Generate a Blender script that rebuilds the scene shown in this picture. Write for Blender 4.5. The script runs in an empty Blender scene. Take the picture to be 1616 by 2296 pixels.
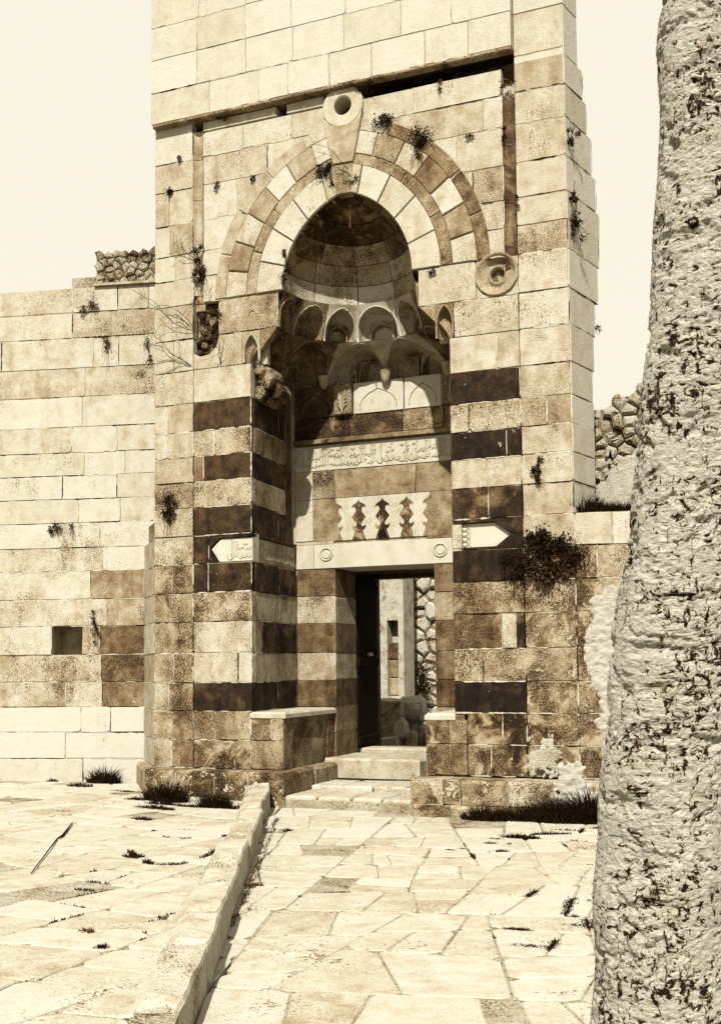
import bpy, math, random
from mathutils import Vector, Matrix, noise
random.seed(7)
rad=math.radians; PI=math.pi
S=bpy.context.scene; COL=S.collection
# ---------------------------------------------------------------- camera
YAW,PIT,ROL,FL,CY,D,H=rad(22.544),rad(3.944),rad(-.599),2554.4,1312.9,12.801,1.72
Fv=Vector((-math.sin(YAW)*math.cos(PIT),math.cos(YAW)*math.cos(PIT),math.sin(PIT)))
R0=Vector((math.cos(YAW),math.sin(YAW),0)); U0=R0.cross(Fv)
Rv=R0*math.cos(ROL)+U0*math.sin(ROL); Uv=-R0*math.sin(ROL)+U0*math.cos(ROL)
cam=bpy.data.cameras.new('camera'); co=bpy.data.objects.new('camera',cam); COL.objects.link(co)
m=Matrix.Identity(4)
for i in range(3): m[i][0],m[i][1],m[i][2]=Rv[i],Uv[i],-Fv[i]
m[0][3],m[1][3],m[2][3]=0,-D,H
co.matrix_world=m
cam.sensor_fit='VERTICAL'; cam.sensor_height=36; cam.lens=FL/2295*36
cam.shift_y=(CY-1147.5)/2295; cam.shift_x=0.0003; cam.clip_start=.05; cam.clip_end=600
S.camera=co
# ---------------------------------------------------------------- light
SUN_EL,SUN_AZ=rad(46),rad(-10.5)            # az: how far left of the facade's normal the sun stands
sd=Vector((-math.sin(SUN_AZ)*math.cos(SUN_EL),-math.cos(SUN_AZ)*math.cos(SUN_EL),math.sin(SUN_EL)))
sl=bpy.data.lights.new('sun','SUN'); sl.energy=5; sl.angle=rad(.5); sl.color=(1,.98,.94)
so=bpy.data.objects.new('sun',sl); COL.objects.link(so); so.rotation_euler=sd.to_track_quat('Z','Y').to_euler(); so.location=(-6,-20,25)
W=bpy.data.worlds.new('World'); S.world=W; W.use_nodes=True; nt=W.node_tree; N=nt.nodes; N.clear()
sky=N.new('ShaderNodeTexSky'); sky.sky_type='NISHITA'; sky.sun_disc=False; sky.sun_elevation=SUN_EL
sky.sun_rotation=math.atan2(sd.x,sd.y); sky.dust_density=6; sky.air_density=1.0; sky.ozone_density=1
bw=N.new('ShaderNodeRGBToBW'); nt.links.new(sky.outputs[0],bw.inputs[0])
cl=N.new('ShaderNodeMapRange'); cl.inputs[1].default_value=0; cl.inputs[2].default_value=14; cl.inputs[3].default_value=2.8; cl.inputs[4].default_value=3.6
nt.links.new(bw.outputs[0],cl.inputs[0])
ml=N.new('ShaderNodeVectorMath'); ml.operation='SCALE'; ml.inputs[0].default_value=(1,.95,.79)
nt.links.new(cl.outputs[0],ml.inputs['Scale'])
bg=N.new('ShaderNodeBackground'); bg.inputs[1].default_value=.15; nt.links.new(ml.outputs[0],bg.inputs[0])
ow=N.new('ShaderNodeOutputWorld'); nt.links.new(bg.outputs[0],ow.inputs[0])
S.view_settings.view_transform='Standard'; S.view_settings.look='None'; S.view_settings.exposure=1.13; S.view_settings.gamma=1
S.view_settings.use_curve_mapping=False
S.render.engine='CYCLES'
try: S.cycles.max_bounces=6; S.cycles.diffuse_bounces=4
except Exception: pass
# ---------------------------------------------------------------- helpers
def ray(u,v): return Fv*FL+Rv*(u-807)+Uv*(CY-v)
def P(u,v,y=0.):                         # photograph point on a vertical plane parallel to the facade
    r=ray(u,v); t=(y+D)/r.y; return (r.x*t, H+r.z*t)
def G(u,v,z=0.):
    r=ray(u,v); t=(z-H)/r.z; return (r.x*t, -D+r.y*t)
def PL(u,v,fr):                          # on a frame's plane -> (a, z)
    r=ray(u,v); n=fr.n; t=((fr.o.x-0)*n.x+(fr.o.y+D)*n.y)/(r.x*n.x+r.y*n.y)
    p=Vector((r.x*t,-D+r.y*t)); return ((p-fr.o).dot(fr.d), H+r.z*t)
class Fr:
    def __init__(s,o,d):
        s.o=Vector(o); s.d=Vector(d).normalized(); s.n=Vector((s.d.y,-s.d.x))
    def __call__(s,a,d,z):
        p=s.o+s.d*a-s.n*d; return Vector((p.x,p.y,z))
FA=Fr((0,0),(1,0))
def flat(z0): return lambda a,d,b: Vector((a,b,z0-d))
def zpl(y,x=-6.3): return .045-.017*min(y,.0)+.04*max(0,min(2.2,-6.3-x))*max(.25,1+min(y,0)/8)
def sloped(dz): return lambda a,d,b: Vector((a,b,zpl(b,a)+dz-d))
def mesh(name,vs,fs,mat,parent=None,col=None,smooth=False):
    me=bpy.data.meshes.new(name); me.from_pydata([tuple(v) for v in vs],[],fs); me.update()
    if smooth:
        for p in me.polygons: p.use_smooth=True
    me.materials.append(mat); o=bpy.data.objects.new(name,me); COL.objects.link(o)
    if parent is not None: o.parent=parent
    o.color=col if col else (.7,.3,.2,random.random())
    return o
def tag(o,label,cat,group=None,kind=None):
    if label: o['label']=label
    if cat: o['category']=cat
    if group: o['group']=group
    if kind: o['kind']=kind
    return o
def empty(name,loc=(0,0,0)):
    o=bpy.data.objects.new(name,None); COL.objects.link(o); o.empty_display_size=.2
    return o
class MB:
    def __init__(s): s.v=[]; s.f=[]
    def add(s,vs,fs):
        b=len(s.v); s.v+= [Vector(v) for v in vs]; s.f+=[tuple(i+b for i in f) for f in fs]
    def quad(s,*p): s.add(p,[tuple(range(len(p)))])
    def box(s,fr,a0,a1,d0,d1,z0,z1):
        vs=[fr(a,d,z) for z in (z0,z1) for d in (d0,d1) for a in (a0,a1)]
        s.add(vs,[(0,1,5,4),(1,3,7,5),(3,2,6,7),(2,0,4,6),(4,5,7,6),(0,2,3,1)])
    def tube(s,pts,r,n=5):
        pts=[Vector(p) for p in pts]; rs=r if isinstance(r,list) else [r]*len(pts); rings=[]
        for i,p in enumerate(pts):
            t=(pts[min(i+1,len(pts)-1)]-pts[max(i-1,0)]).normalized()
            a=t.orthogonal().normalized(); b=t.cross(a)
            rings.append([p+(a*math.cos(2*PI*k/n)+b*math.sin(2*PI*k/n))*rs[i] for k in range(n)])
        vs=[q for rg in rings for q in rg]; fs=[]
        for i in range(len(pts)-1):
            for k in range(n): fs.append((i*n+k,i*n+(k+1)%n,(i+1)*n+(k+1)%n,(i+1)*n+k))
        fs+=[tuple(range(n)),tuple(range((len(pts)-1)*n,len(pts)*n))]; s.add(vs,fs)
    def build(s,name,mat,parent=None,col=None,smooth=False): return mesh(name,s.v,s.f,mat,parent,col,smooth)
def area(p): return .5*sum(p[i][0]*p[(i+1)%len(p)][1]-p[(i+1)%len(p)][0]*p[i][1] for i in range(len(p)))
def inset(p,c):
    out=[]; n=len(p)
    for i in range(n):
        a,b,d=Vector(p[i-1]),Vector(p[i]),Vector(p[(i+1)%n])
        e1=(b-a); e2=(d-b)
        if e1.length<1e-6 or e2.length<1e-6: out.append(tuple(b)); continue
        e1.normalize(); e2.normalize(); n1=Vector((-e1.y,e1.x)); n2=Vector((-e2.y,e2.x)); q=n1+n2
        if q.length<.2: out.append(tuple(b)); continue
        q.normalize(); out.append(tuple(b+q*(c/max(.5,q.dot(n1)))))
    return out
def prism_geo(poly,fr,d0,d1,ch=.006,wob=.0,sub=1,tilt=None):
    if area(poly)<0: poly=poly[::-1]
    if sub>1:
        q=[]
        for i in range(len(poly)):
            a,b=Vector(poly[i]),Vector(poly[(i+1)%len(poly)])
            for k in range(sub):
                p=a.lerp(b,k/sub)
                if k: p+=Vector((random.uniform(-wob,wob),random.uniform(-wob,wob)))
                q.append(tuple(p))
        poly=q
    n=len(poly); ip=inset(poly,ch); t=tilt or (lambda a,b:0)
    vs=[fr(a,d0+t(a,b),b) for a,b in ip]+[fr(a,d0+ch+t(a,b),b) for a,b in poly]+[fr(a,d1,b) for a,b in poly]
    fs=[tuple(range(n))]
    for i in range(n):
        j=(i+1)%n; fs.append((i,n+i,n+j,j)); fs.append((n+i,2*n+i,2*n+j,n+j))
    fs.append(tuple(range(3*n-1,2*n-1,-1)))
    return vs,fs
def prism(name,poly,fr,d0,d1,mat,parent,tone=.8,stain=.3,chip=.1,ch=.006,wob=.003,sub=2,tilt=None,smooth=False):
    vs,fs=prism_geo(poly,fr,d0,d1,ch,wob,sub,tilt)
    return mesh(name,vs,fs,mat,parent,(tone,stain,chip,random.random()),smooth)
def jit(a): return random.uniform(-a,a)
# ---------------------------------------------------------------- materials
def lk(nt,a,b): nt.links.new(a,b)
def mathn(nt,op,a,b=None,c=None,clamp=False):
    n=nt.nodes.new('ShaderNodeMath'); n.operation=op; n.use_clamp=clamp
    for i,x in enumerate((a,b,c)):
        if x is None: continue
        if isinstance(x,(int,float)): n.inputs[i].default_value=x
        else: lk(nt,x,n.inputs[i])
    return n.outputs[0]
def noisen(nt,vec,scale,detail=4,rough=.6,dist=0):
    n=nt.nodes.new('ShaderNodeTexNoise'); n.inputs['Scale'].default_value=scale; n.inputs['Detail'].default_value=detail
    n.inputs['Roughness'].default_value=rough; n.inputs['Distortion'].default_value=dist; lk(nt,vec,n.inputs['Vector']); return n.outputs[0]
def maprange(nt,x,a,b,c=0.,d=1.):
    n=nt.nodes.new('ShaderNodeMapRange')
    for i,q in enumerate((x,a,b,c,d)):
        if isinstance(q,(int,float)): n.inputs[i].default_value=q
        else: lk(nt,q,n.inputs[i])
    return n.outputs[0]
RAMP=[(0,(.0022,.0012,.0006)),(.22,(.0115,.0062,.0024)),(.45,(.060,.034,.0135)),(.68,(.170,.125,.067)),(.86,(.272,.237,.166)),(1,(.322,.301,.243))]
def ramp(nt,x):
    r=nt.nodes.new('ShaderNodeValToRGB'); e=r.color_ramp.elements
    e[0].position,e[0].color=RAMP[0][0],(*RAMP[0][1],1); e[1].position,e[1].color=RAMP[-1][0],(*RAMP[-1][1],1)
    for p,c in RAMP[1:-1]: q=e.new(p); q.color=(*c,1)
    lk(nt,x,r.inputs[0]); return r.outputs[0]
def newmat(name):
    m=bpy.data.materials.new(name); m.use_nodes=True; nt=m.node_tree; b=nt.nodes['Principled BSDF']
    b.inputs['Roughness'].default_value=.9; b.inputs['Specular IOR Level'].default_value=.12
    return m,nt,b
def bump(nt,b,h,s,d):
    n=nt.nodes.new('ShaderNodeBump'); n.inputs['Strength'].default_value=s; n.inputs['Distance'].default_value=d
    lk(nt,h,n.inputs['Height']); lk(nt,n.outputs[0],b.inputs['Normal'])
def stone_mat(name,grain=1.,bd=.012,patch=1.6,bs=.8):
    m,nt,b=newmat(name)
    pos=nt.nodes.new('ShaderNodeNewGeometry').outputs['Position']
    oi=nt.nodes.new('ShaderNodeObjectInfo'); sp=nt.nodes.new('ShaderNodeSeparateColor'); lk(nt,oi.outputs['Color'],sp.inputs[0])
    tone,stain,chip=sp.outputs[0],sp.outputs[1],sp.outputs[2]; rnd=oi.outputs['Random']
    off=nt.nodes.new('ShaderNodeVectorMath'); off.operation='ADD'; lk(nt,pos,off.inputs[0])
    cb=nt.nodes.new('ShaderNodeCombineXYZ'); lk(nt,mathn(nt,'MULTIPLY',rnd,3.),cb.inputs[0]); lk(nt,mathn(nt,'MULTIPLY',rnd,1.7),cb.inputs[2]); lk(nt,cb.outputs[0],off.inputs[1])
    st=nt.nodes.new('ShaderNodeVectorMath'); st.operation='MULTIPLY'; lk(nt,pos,st.inputs[0]); st.inputs[1].default_value=(6,6,.8)
    n1=noisen(nt,pos,patch,7,.62,.3); n2=noisen(nt,off.outputs[0],5.5,6,.6,.2); stk=noisen(nt,st.outputs[0],1.,5,.6)
    gr=noisen(nt,off.outputs[0],80*grain,3,.65); fine=noisen(nt,pos,170*grain,2,.5)
    bed=nt.nodes.new('ShaderNodeVectorMath'); bed.operation='MULTIPLY'; lk(nt,off.outputs[0],bed.inputs[0]); bed.inputs[1].default_value=(22,22,75)
    bedn=noisen(nt,bed.outputs[0],1.,4,.7,.4)
    # patches: broad weathering + vertical run-off + grain eating their edges
    f=mathn(nt,'ADD',mathn(nt,'MULTIPLY',n1,.42),mathn(nt,'MULTIPLY',stk,.26))
    f=mathn(nt,'ADD',f,mathn(nt,'MULTIPLY',n2,.2)); f=mathn(nt,'ADD',f,mathn(nt,'MULTIPLY',gr,.5))
    thr=mathn(nt,'SUBTRACT',.815,mathn(nt,'MULTIPLY',stain,.215))
    dk=maprange(nt,mathn(nt,'SUBTRACT',f,thr),-.02,.11)
    t=mathn(nt,'ADD',mathn(nt,'ADD',tone,mathn(nt,'MULTIPLY',stain,.09)),mathn(nt,'MULTIPLY',mathn(nt,'SUBTRACT',n2,.5),mathn(nt,'ADD',.35,mathn(nt,'MULTIPLY',stain,1.1))))
    t=mathn(nt,'ADD',t,mathn(nt,'MULTIPLY',mathn(nt,'SUBTRACT',bedn,.5),mathn(nt,'ADD',.15,mathn(nt,'MULTIPLY',stain,.7))))
    t=mathn(nt,'ADD',t,mathn(nt,'MULTIPLY',mathn(nt,'SUBTRACT',stk,.5),mathn(nt,'ADD',.2,mathn(nt,'MULTIPLY',stain,.8))))
    t=mathn(nt,'ADD',t,mathn(nt,'MULTIPLY',mathn(nt,'SUBTRACT',rnd,.5),.1))
    t=mathn(nt,'ADD',t,mathn(nt,'MULTIPLY',mathn(nt,'SUBTRACT',fine,.5),.6))
    pit=maprange(nt,mathn(nt,'ADD',mathn(nt,'MULTIPLY',gr,.6),mathn(nt,'MULTIPLY',bedn,.4)),.56,.69)
    t=mathn(nt,'SUBTRACT',t,mathn(nt,'MULTIPLY',pit,mathn(nt,'ADD',.05,mathn(nt,'MULTIPLY',stain,.42))))
    t=mathn(nt,'MULTIPLY',t,mathn(nt,'SUBTRACT',1.,mathn(nt,'MULTIPLY',dk,.76)))
    # pale lichen / lime scabs
    lc=noisen(nt,off.outputs[0],7.,6,.72,.4); lc2=noisen(nt,off.outputs[0],30.,3,.5)
    cthr=mathn(nt,'SUBTRACT',.73,mathn(nt,'MULTIPLY',chip,.24))
    cm=maprange(nt,mathn(nt,'SUBTRACT',mathn(nt,'ADD',mathn(nt,'MULTIPLY',lc,.75),mathn(nt,'MULTIPLY',lc2,.25)),cthr),0.,.03)
    mx=mathn(nt,'ADD',mathn(nt,'MULTIPLY',t,mathn(nt,'SUBTRACT',1.,cm)),mathn(nt,'MULTIPLY',cm,.93),clamp=True)
    ws=noisen(nt,pos,2.3,7,.7,.6)
    wm=mathn(nt,'MULTIPLY',maprange(nt,mathn(nt,'ADD',ws,mathn(nt,'MULTIPLY',gr,.14)),.575,.68),maprange(nt,stain,.35,.75,0.,.8))
    mx=mathn(nt,'ADD',mathn(nt,'MULTIPLY',mx,mathn(nt,'SUBTRACT',1.,wm)),mathn(nt,'MULTIPLY',wm,mathn(nt,'ADD',.86,mathn(nt,'MULTIPLY',mathn(nt,'SUBTRACT',fine,.5),.5))),clamp=True)
    lk(nt,ramp(nt,mx),b.inputs['Base Color'])
    h=mathn(nt,'ADD',mathn(nt,'MULTIPLY',gr,.5),mathn(nt,'MULTIPLY',bedn,.55)); h=mathn(nt,'ADD',h,mathn(nt,'MULTIPLY',lc,1.1)); h=mathn(nt,'SUBTRACT',h,mathn(nt,'MULTIPLY',pit,.5))
    bump(nt,b,h,bs,bd)
    return m
M_ST=stone_mat('weathered_limestone'); M_SM=stone_mat('smooth_limestone',1.3,.004,1.6,.5)
M_MORT=stone_mat('mortar',1.2,.01,2.5); M_RUB=stone_mat('rubble_stone',.8,.03,3.,1.)
M_PAVE=stone_mat('paving_stone',.6,.012,1.2,.6); M_SOIL=stone_mat('soil',.7,.03,2.5,1.)
def simple(name,tone,var=.15,sc=20,bd=.01,strx=(1,1,1),rough=.9,spec=.03):
    m,nt,b=newmat(name); pos=nt.nodes.new('ShaderNodeNewGeometry').outputs['Position']
    st=nt.nodes.new('ShaderNodeVectorMath'); st.operation='MULTIPLY'; lk(nt,pos,st.inputs[0]); st.inputs[1].default_value=strx
    n=noisen(nt,st.outputs[0],sc,5,.65,.2); t=mathn(nt,'ADD',tone,mathn(nt,'MULTIPLY',mathn(nt,'SUBTRACT',n,.5),var*2),clamp=True)
    lk(nt,ramp(nt,t),b.inputs['Base Color']); bump(nt,b,n,.7,bd); b.inputs['Roughness'].default_value=rough; b.inputs['Specular IOR Level'].default_value=spec
    return m
M_WOOD=simple('dark_door_wood',.16,.14,14,.006,(3,3,.35),.9,.02); M_IRON=simple('worn_iron',.62,.12,40,.002,(1,1,1),.45,.5)
M_LEAF=simple('dry_dark_foliage',.2,.26,38,.003); M_LEAF2=simple('pale_dry_foliage',.4,.28,38,.003); M_TWIG=simple('bare_twig',.3,.1,30,.002)
M_PLAS=simple('lime_plaster',.92,.14,7,.03)
# bark
def bark():
    m,nt,b=newmat('fissured_bark'); tc=nt.nodes.new('ShaderNodeTexCoord').outputs['Object']
    st=nt.nodes.new('ShaderNodeVectorMath'); st.operation='MULTIPLY'; lk(nt,tc,st.inputs[0]); st.inputs[1].default_value=(24,24,40)
    a=noisen(nt,st.outputs[0],1.,6,.66,.9); g=noisen(nt,tc,55,4,.6)
    s2=nt.nodes.new('ShaderNodeVectorMath'); s2.operation='MULTIPLY'; lk(nt,tc,s2.inputs[0]); s2.inputs[1].default_value=(30,30,11)
    v=noisen(nt,s2.outputs[0],1.,5,.65,.6); big=noisen(nt,tc,3.2,3,.6)
    f=mathn(nt,'ADD',mathn(nt,'MULTIPLY',mathn(nt,'MINIMUM',a,mathn(nt,'ADD',v,.035)),.82),mathn(nt,'MULTIPLY',g,.18)); f=mathn(nt,'SUBTRACT',f,mathn(nt,'MULTIPLY',mathn(nt,'SUBTRACT',big,.5),.3))
    t=maprange(nt,f,.40,.452,.12,1.08); t=mathn(nt,'SUBTRACT',t,mathn(nt,'MULTIPLY',mathn(nt,'SUBTRACT',noisen(nt,tc,11,5,.65),.42),.75),clamp=True)
    lk(nt,ramp(nt,t),b.inputs['Base Color']); bump(nt,b,mathn(nt,'ADD',a,mathn(nt,'MULTIPLY',g,.2)),1.,.035)
    return m
M_BARK=bark()
# ================================================================ THE PORTAL
LV=[.42,.78,1.145,1.507,1.886,2.291,2.667,3.043,3.41,3.776,4.119,4.449,4.785,5.165,5.60,6.03,6.49,6.84,7.18,7.60,8.07,8.46,8.82]
XL,XR=-8.25,-2.68; CX=-5.46; RD=1.57
portal=empty('stone_portal'); tag(portal,'tall stone portal with striped piers and a stalactite half dome over its doorway','portal')
dirt=MB(); lime=MB()
def seam(fr,p,q,d,dirt):
    """a run of dark earth and lichen lodged in a joint, of uneven width and with breaks"""
    L=math.hypot(q[0]-p[0],q[1]-p[1]); ux,uz=(q[0]-p[0])/L,(q[1]-p[1])/L; t=random.random()*.3*L; big=random.random()<.25
    while t<L:
        l=min(random.uniform(.08,.5),L-t); n=max(2,int(l/.035)); up=[];lo=[]
        for i in range(n+1):
            w=(random.uniform(.003,.0075)+(.006*random.random() if big else 0))*(.3 if i in (0,n) else 1); a=p[0]+ux*(t+l*i/n); z=p[1]+uz*(t+l*i/n); o=jit(.0018)
            up.append((a-uz*(w+o),z+ux*(w+o))); lo.append((a+uz*(w-o),z-ux*(w-o)))
        for i in range(n): dirt.quad(*[fr(a,d-.0045,z) for a,z in (lo[i],lo[i+1],up[i+1],up[i])])
        t+=l+random.uniform(.02,.3)*(.4 if big else 1)
def course(fr,joints,z0,z1,tones,parent,core,d=0.,depth=.11,stain=.3,chip=.15,gap=.0035,mat=None,name='stone',crack=.2):
    """stones between successive joints, core strip behind them"""
    for i in range(len(joints)-1):
        a0,a1=joints[i],joints[i+1]
        if a1-a0<.01: continue
        t=tones[i%len(tones)] if isinstance(tones,(list,tuple)) else tones
        g=gap; gt=g+(random.random()<crack)*random.uniform(.004,.012); gr=g+(random.random()<crack)*random.uniform(.002,.008)
        j=lambda:jit(.003)
        poly=[(a0+g+j(),z0+g+j()),(a1-gr+j(),z0+g+j()),(a1-gr+j(),z1-gt+j()),(a0+g+j(),z1-gt+j())]
        cx_,cz_=(a0+a1)/2,(z0+z1)/2; np_=[]
        for (pa,pz) in poly:
            if random.random()<.3 and (a1-a0)>.15:
                e1,e2=random.uniform(.008,.05),random.uniform(.006,.035); sa=1 if pa<cx_ else -1; sz=1 if pz<cz_ else -1
                q1,q2=(pa,pz+sz*e2),(pa+sa*e1,pz)
                np_+= [q1,q2] if (sa==sz) else [q2,q1]
            else: np_.append((pa,pz))
        poly=np_
        if core is not None and dirt is not None:
            for (p,q) in (((a0,z0),(a1,z0)),((a1,z0),(a1,z1))):
                k_=random.random(); low=z0<5.1; k_=k_ if z0<8.85 else .5+.5*k_
                if k_<((.3 if low else .55) if p[1]==q[1] else .3): seam(fr,p,q,d,dirt)
                elif k_>(.35 if low else .75): seam(fr,p,q,d,lime)
        prism(name,poly,fr,d+jit(.004)-(.006*random.random() if z0<6.4 else 0),d+depth,mat or M_ST,parent,t+jit(.06),max(0,stain+jit(.12)),chip,.005,.004,3)
    if core is not None: core.box(fr,joints[0]+.012,joints[-1]-.012,d+.009,d+.1,z0,z1)
def split(a0,a1,w,off=0.):
    n=max(1,round((a1-a0)/w)); r=[a0]
    for i in range(1,n): r.append(a0+(a1-a0)*(i+off)/n+jit(.07*w))
    return r+[a1]
# cores are filled while the courses are laid, parts are made first so that stones can hang from them
def part(name,parent=portal,mat=M_MORT,col=(.78,.3,.1,.5)):
    me=bpy.data.meshes.new(name); me.materials.append(mat); o=bpy.data.objects.new(name,me); COL.objects.link(o); o.parent=parent; o.color=col; return o
def fill(o,mb): o.data.from_pydata([tuple(v) for v in mb.v],[],mb.f); o.data.update()
# ---- rear masonry mass (what the building is made of behind its facing)
mb=MB()
mb.box(FA,XL+.02,-7.0,.22,2.0,-.2,10.5); mb.box(FA,-4.1,XR-.05,.22,.6,-.2,10.5); mb.box(FA,-4.1,-3.5,.6,2.3,-.2,10.5); mb.box(FA,-4.1,-3.2,.6,1.2,-.2,10.5); mb.box(FA,-4.1,-3.9,2.3,4.25,-.2,4.2)
mb.box(FA,-7.0,-4.1,.45,2.0,8.8,10.5); mb.box(FA,-7.0,-4.1,1.75,2.3,3.55,8.9); mb.box(FA,-7.0,-4.1,.2,1.75,7.85,8.25)
mb.box(FA,-7.0,-4.1,.45,1.75,8.25,8.9)
mb.build('masonry_core',M_RUB,portal,(.55,.4,.2,.5))
# ---- plain outer strips, left and right of the framed panel
wall=part('wall'); core=MB()
lj={3.776:[-7.95],4.119:[-7.9],3.41:[-8.05],6.03:[],5.60:[],5.165:[-7.84]}
for i in range(1,len(LV)-1):
    z0,z1=LV[i],LV[i+1]
    jl=[XL]+([] if random.random()<.62 else [XL+.3+jit(.1)])+[-7.655]
    tl=.86 if z0>5.1 else .8; sl_=.12 if z0>6.4 else (.3 if z0>4 else .5)
    if z0<3: tl=.76; sl_=.6
    course(FA,jl,z0,z1,[tl,tl-.04],wall,core,stain=sl_,chip=.35)
    jr=[-3.272]+([-2.98+jit(.1)] if random.random()<.3 else [])+[XR]
    tr=.84 if z0>4.7 else .8; sr=.2 if z0>6.8 else (.42 if z0>5 else .35)
    if z0<3: tr=.72; sr=.72
    course(FA,jr,z0,z1,[tr,tr-.05],wall,core,stain=sr,chip=.3 if z0>2 else .6)
# wall above the frame, standing a little proud so that its underside shows
zt=[8.99,9.42,9.88,10.34,10.8]
for i in range(4):
    course(FA,[XL]+([-7.35,-6.62,-6.2,-5.62,-5.05,-4.35,-3.8] if i==0 else split(XL,-3.275,.72)[1:-1])+[-3.275],zt[i],zt[i+1],.98,wall,core,d=-.10,depth=.5,stain=.0,chip=.5,mat=M_ST)
    course(FA,[-3.272,XR],[8.90,9.42,9.88,10.34][i],zt[i+1],.98,wall,core,stain=.03,chip=.5)
course(FA,[-3.272,XR],8.46,8.90,.92,wall,core,stain=.06,chip=.5)
course(FA,[XL,-7.655],8.46,8.97,.93,wall,core,stain=.05,chip=.5)
# string course: a run of short stones under the proud wall, brown on their underside
xs=[-8.22,-7.7,-7.27,-6.85,-6.45,-6.0,-5.55,-5.1,-4.75,-4.42,-4.1,-3.75,-3.45,-3.275]
for a,b in zip(xs[:-1],xs[1:]):
    prism('string_stone',[(a+.004,8.938),(b-.004,8.938),(b-.004,8.985),(a+.004,8.985)],FA,-.118,.0,M_ST,wall,.62,.5,.2,.012)
m2=MB(); m2.box(FA,-5.12,-3.275,.002,.44,8.945,8.985); m2.box(FA,-5.12,-3.275,.38,.44,8.6,8.945); m2.build('channel_soffit',M_RUB,portal,(.12,.3,.0,.5))  # hood soffit and channel back near-black: their shade is put into the colour
m2=MB(); m2.box(FA,-8.2,-5.125,.002,.44,8.945,8.985); m2.build('channel_soffit',M_RUB,portal,(.5,.5,.2,.5))
# ---- framed panel: courses from the springing to the hood, running in behind the rings
def ringw(zq,w,h,zs=6.49):
    if zq<=zs: return w
    r=(h*h+w*w)/(2*w); dz=zq-zs
    if dz>=r: return 0
    return max(0,math.sqrt(r*r-dz*dz)-(r-w))
R_IN=(.875,1.14); RINGS=[(.875,1.14),(1.245,1.50),(1.395,1.635),(1.695,1.925),(1.86,2.085)]
panel=part('panel_wall'); core2=MB()
cl_,cr_=-7.505,-3.425
PLJ={8.46:[-6.48,-6.2],8.07:[-6.55],7.60:[-7.0],7.18:[],6.84:[],6.49:[]}
PRJ={8.46:[-4.6],8.07:[-3.66],7.60:[-4.0],7.18:[-3.8],6.84:[],6.49:[]}
for i in range(LV.index(6.49),len(LV)-1):
    z0,z1=LV[i],LV[i+1]
    w=ringw(z0,1.5,1.75); wi=ringw(z0-.02,.9,1.2)
    L=[cl_]+PLJ.get(z0,[])+[CX-w if w>.0 else CX]; Rr=[CX+w if w>0 else CX]+PRJ.get(z0,[])+[cr_]
    if z0>=8.4: L=[cl_,-6.9,-6.2,-5.64]; Rr=[-5.3,-4.55,cr_]
    if abs(z0-8.07)<.01: L=[cl_,-6.55,-5.9]; Rr=[-5.0,-3.66,cr_]
    hi=z1 if z1<8.8 else 8.785
    course(FA,L,z0,hi,[.9,.84,.9],panel,core2,stain=.16 if z0>7.5 else .28,chip=.3)
    course(FA,Rr,z0,hi,[.88,.84],panel,core2,stain=.22 if z0>7.5 else .4,chip=.3)
# filler stones and sunk channel under the hood
for a,b in ((-7.5,-6.95),(-6.95,-6.42),(-6.27,-5.75)):
    prism('stone',[(a,8.806),(b,8.806),(b,8.932),(a,8.932)],FA,.0,.4,M_ST,panel,.86,.25)
core2.box(FA,cl_,cr_+.15,.40,.44,8.7,9.1)
# channels at both sides: hollow moulding stones
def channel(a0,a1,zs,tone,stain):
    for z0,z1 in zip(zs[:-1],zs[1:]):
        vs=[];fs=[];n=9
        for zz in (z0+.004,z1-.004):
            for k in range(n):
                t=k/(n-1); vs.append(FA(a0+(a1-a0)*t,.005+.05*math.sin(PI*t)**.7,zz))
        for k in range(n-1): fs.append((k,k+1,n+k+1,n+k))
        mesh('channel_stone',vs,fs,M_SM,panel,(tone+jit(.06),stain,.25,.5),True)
channel(cr_,-3.272,[6.36,7.15,7.85,8.43],.36,.55)  # right channel toned darker than the left: shade of its edge in the colour
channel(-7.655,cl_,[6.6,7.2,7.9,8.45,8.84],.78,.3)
core2.box(FA,cr_,-3.272,.07,.2,6.4,8.62); core2.box(FA,-7.655,cl_,.07,.2,6.4,8.85)
# ---- rings of the arch
arch=part('arch',mat=M_MORT)
def apt(k,ringi,t,side):
    w,h=RINGS[ringi]; r=(h*h+w*w)/(2*w); amax=math.acos((r-w)/r); a=amax*t
    return (CX+side*(r*math.cos(a)-(r-w)), 6.49+r*math.sin(a))
def vous(r0,r1,ts,tones,dd,stain,side,g=.006,mat=M_ST):
    for i in range(len(ts)-1):
        t0,t1=ts[i],ts[i+1]; e=g/2.2
        outer=[apt(0,r1,t0+e/1.+(t1-t0-2*e)*k/5,side) for k in range(6)]
        inner=[apt(0,r0,t0+e*1.6+(t1-t0-3.2*e)*k/5,side) for k in range(6)]
        poly=inner+outer[::-1]
        # shrink radially for the joint between rings
        prism('voussoir',inset(poly if area(poly)>0 else poly[::-1],.003),FA,dd+jit(.004),.12,mat,arch,tones[i%len(tones)],stain+jit(.1),.25,.006,.002,1)
L1=[0,.2,.41,.62,.84,1.0]; R1=[0,.22,.47,.68,.88,1.0]
vous(0,1,L1,[.9,.93,.93,.9,.8],-.03,.2,-1); vous(0,1,R1,[.93,.93,.9,.93,.9],-.03,.1,1)
vous(1,2,[0,.25,.5,.75,1],[.66,.68,.7,.72],-.018,.35,-1); vous(1,2,[0,.3,.6,.8,1],[.57,.57,.62,.74],-.018,.45,1)
T7=[0,.13,.27,.41,.55,.69,.83,.97]
vous(2,3,T7,[.84,.66,.88,.72,.93,.74,.93],-.024,.24,-1); vous(2,3,T7,[.88,.62,.88,.58,.86,.68,.92],-.024,.34,1)
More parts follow.
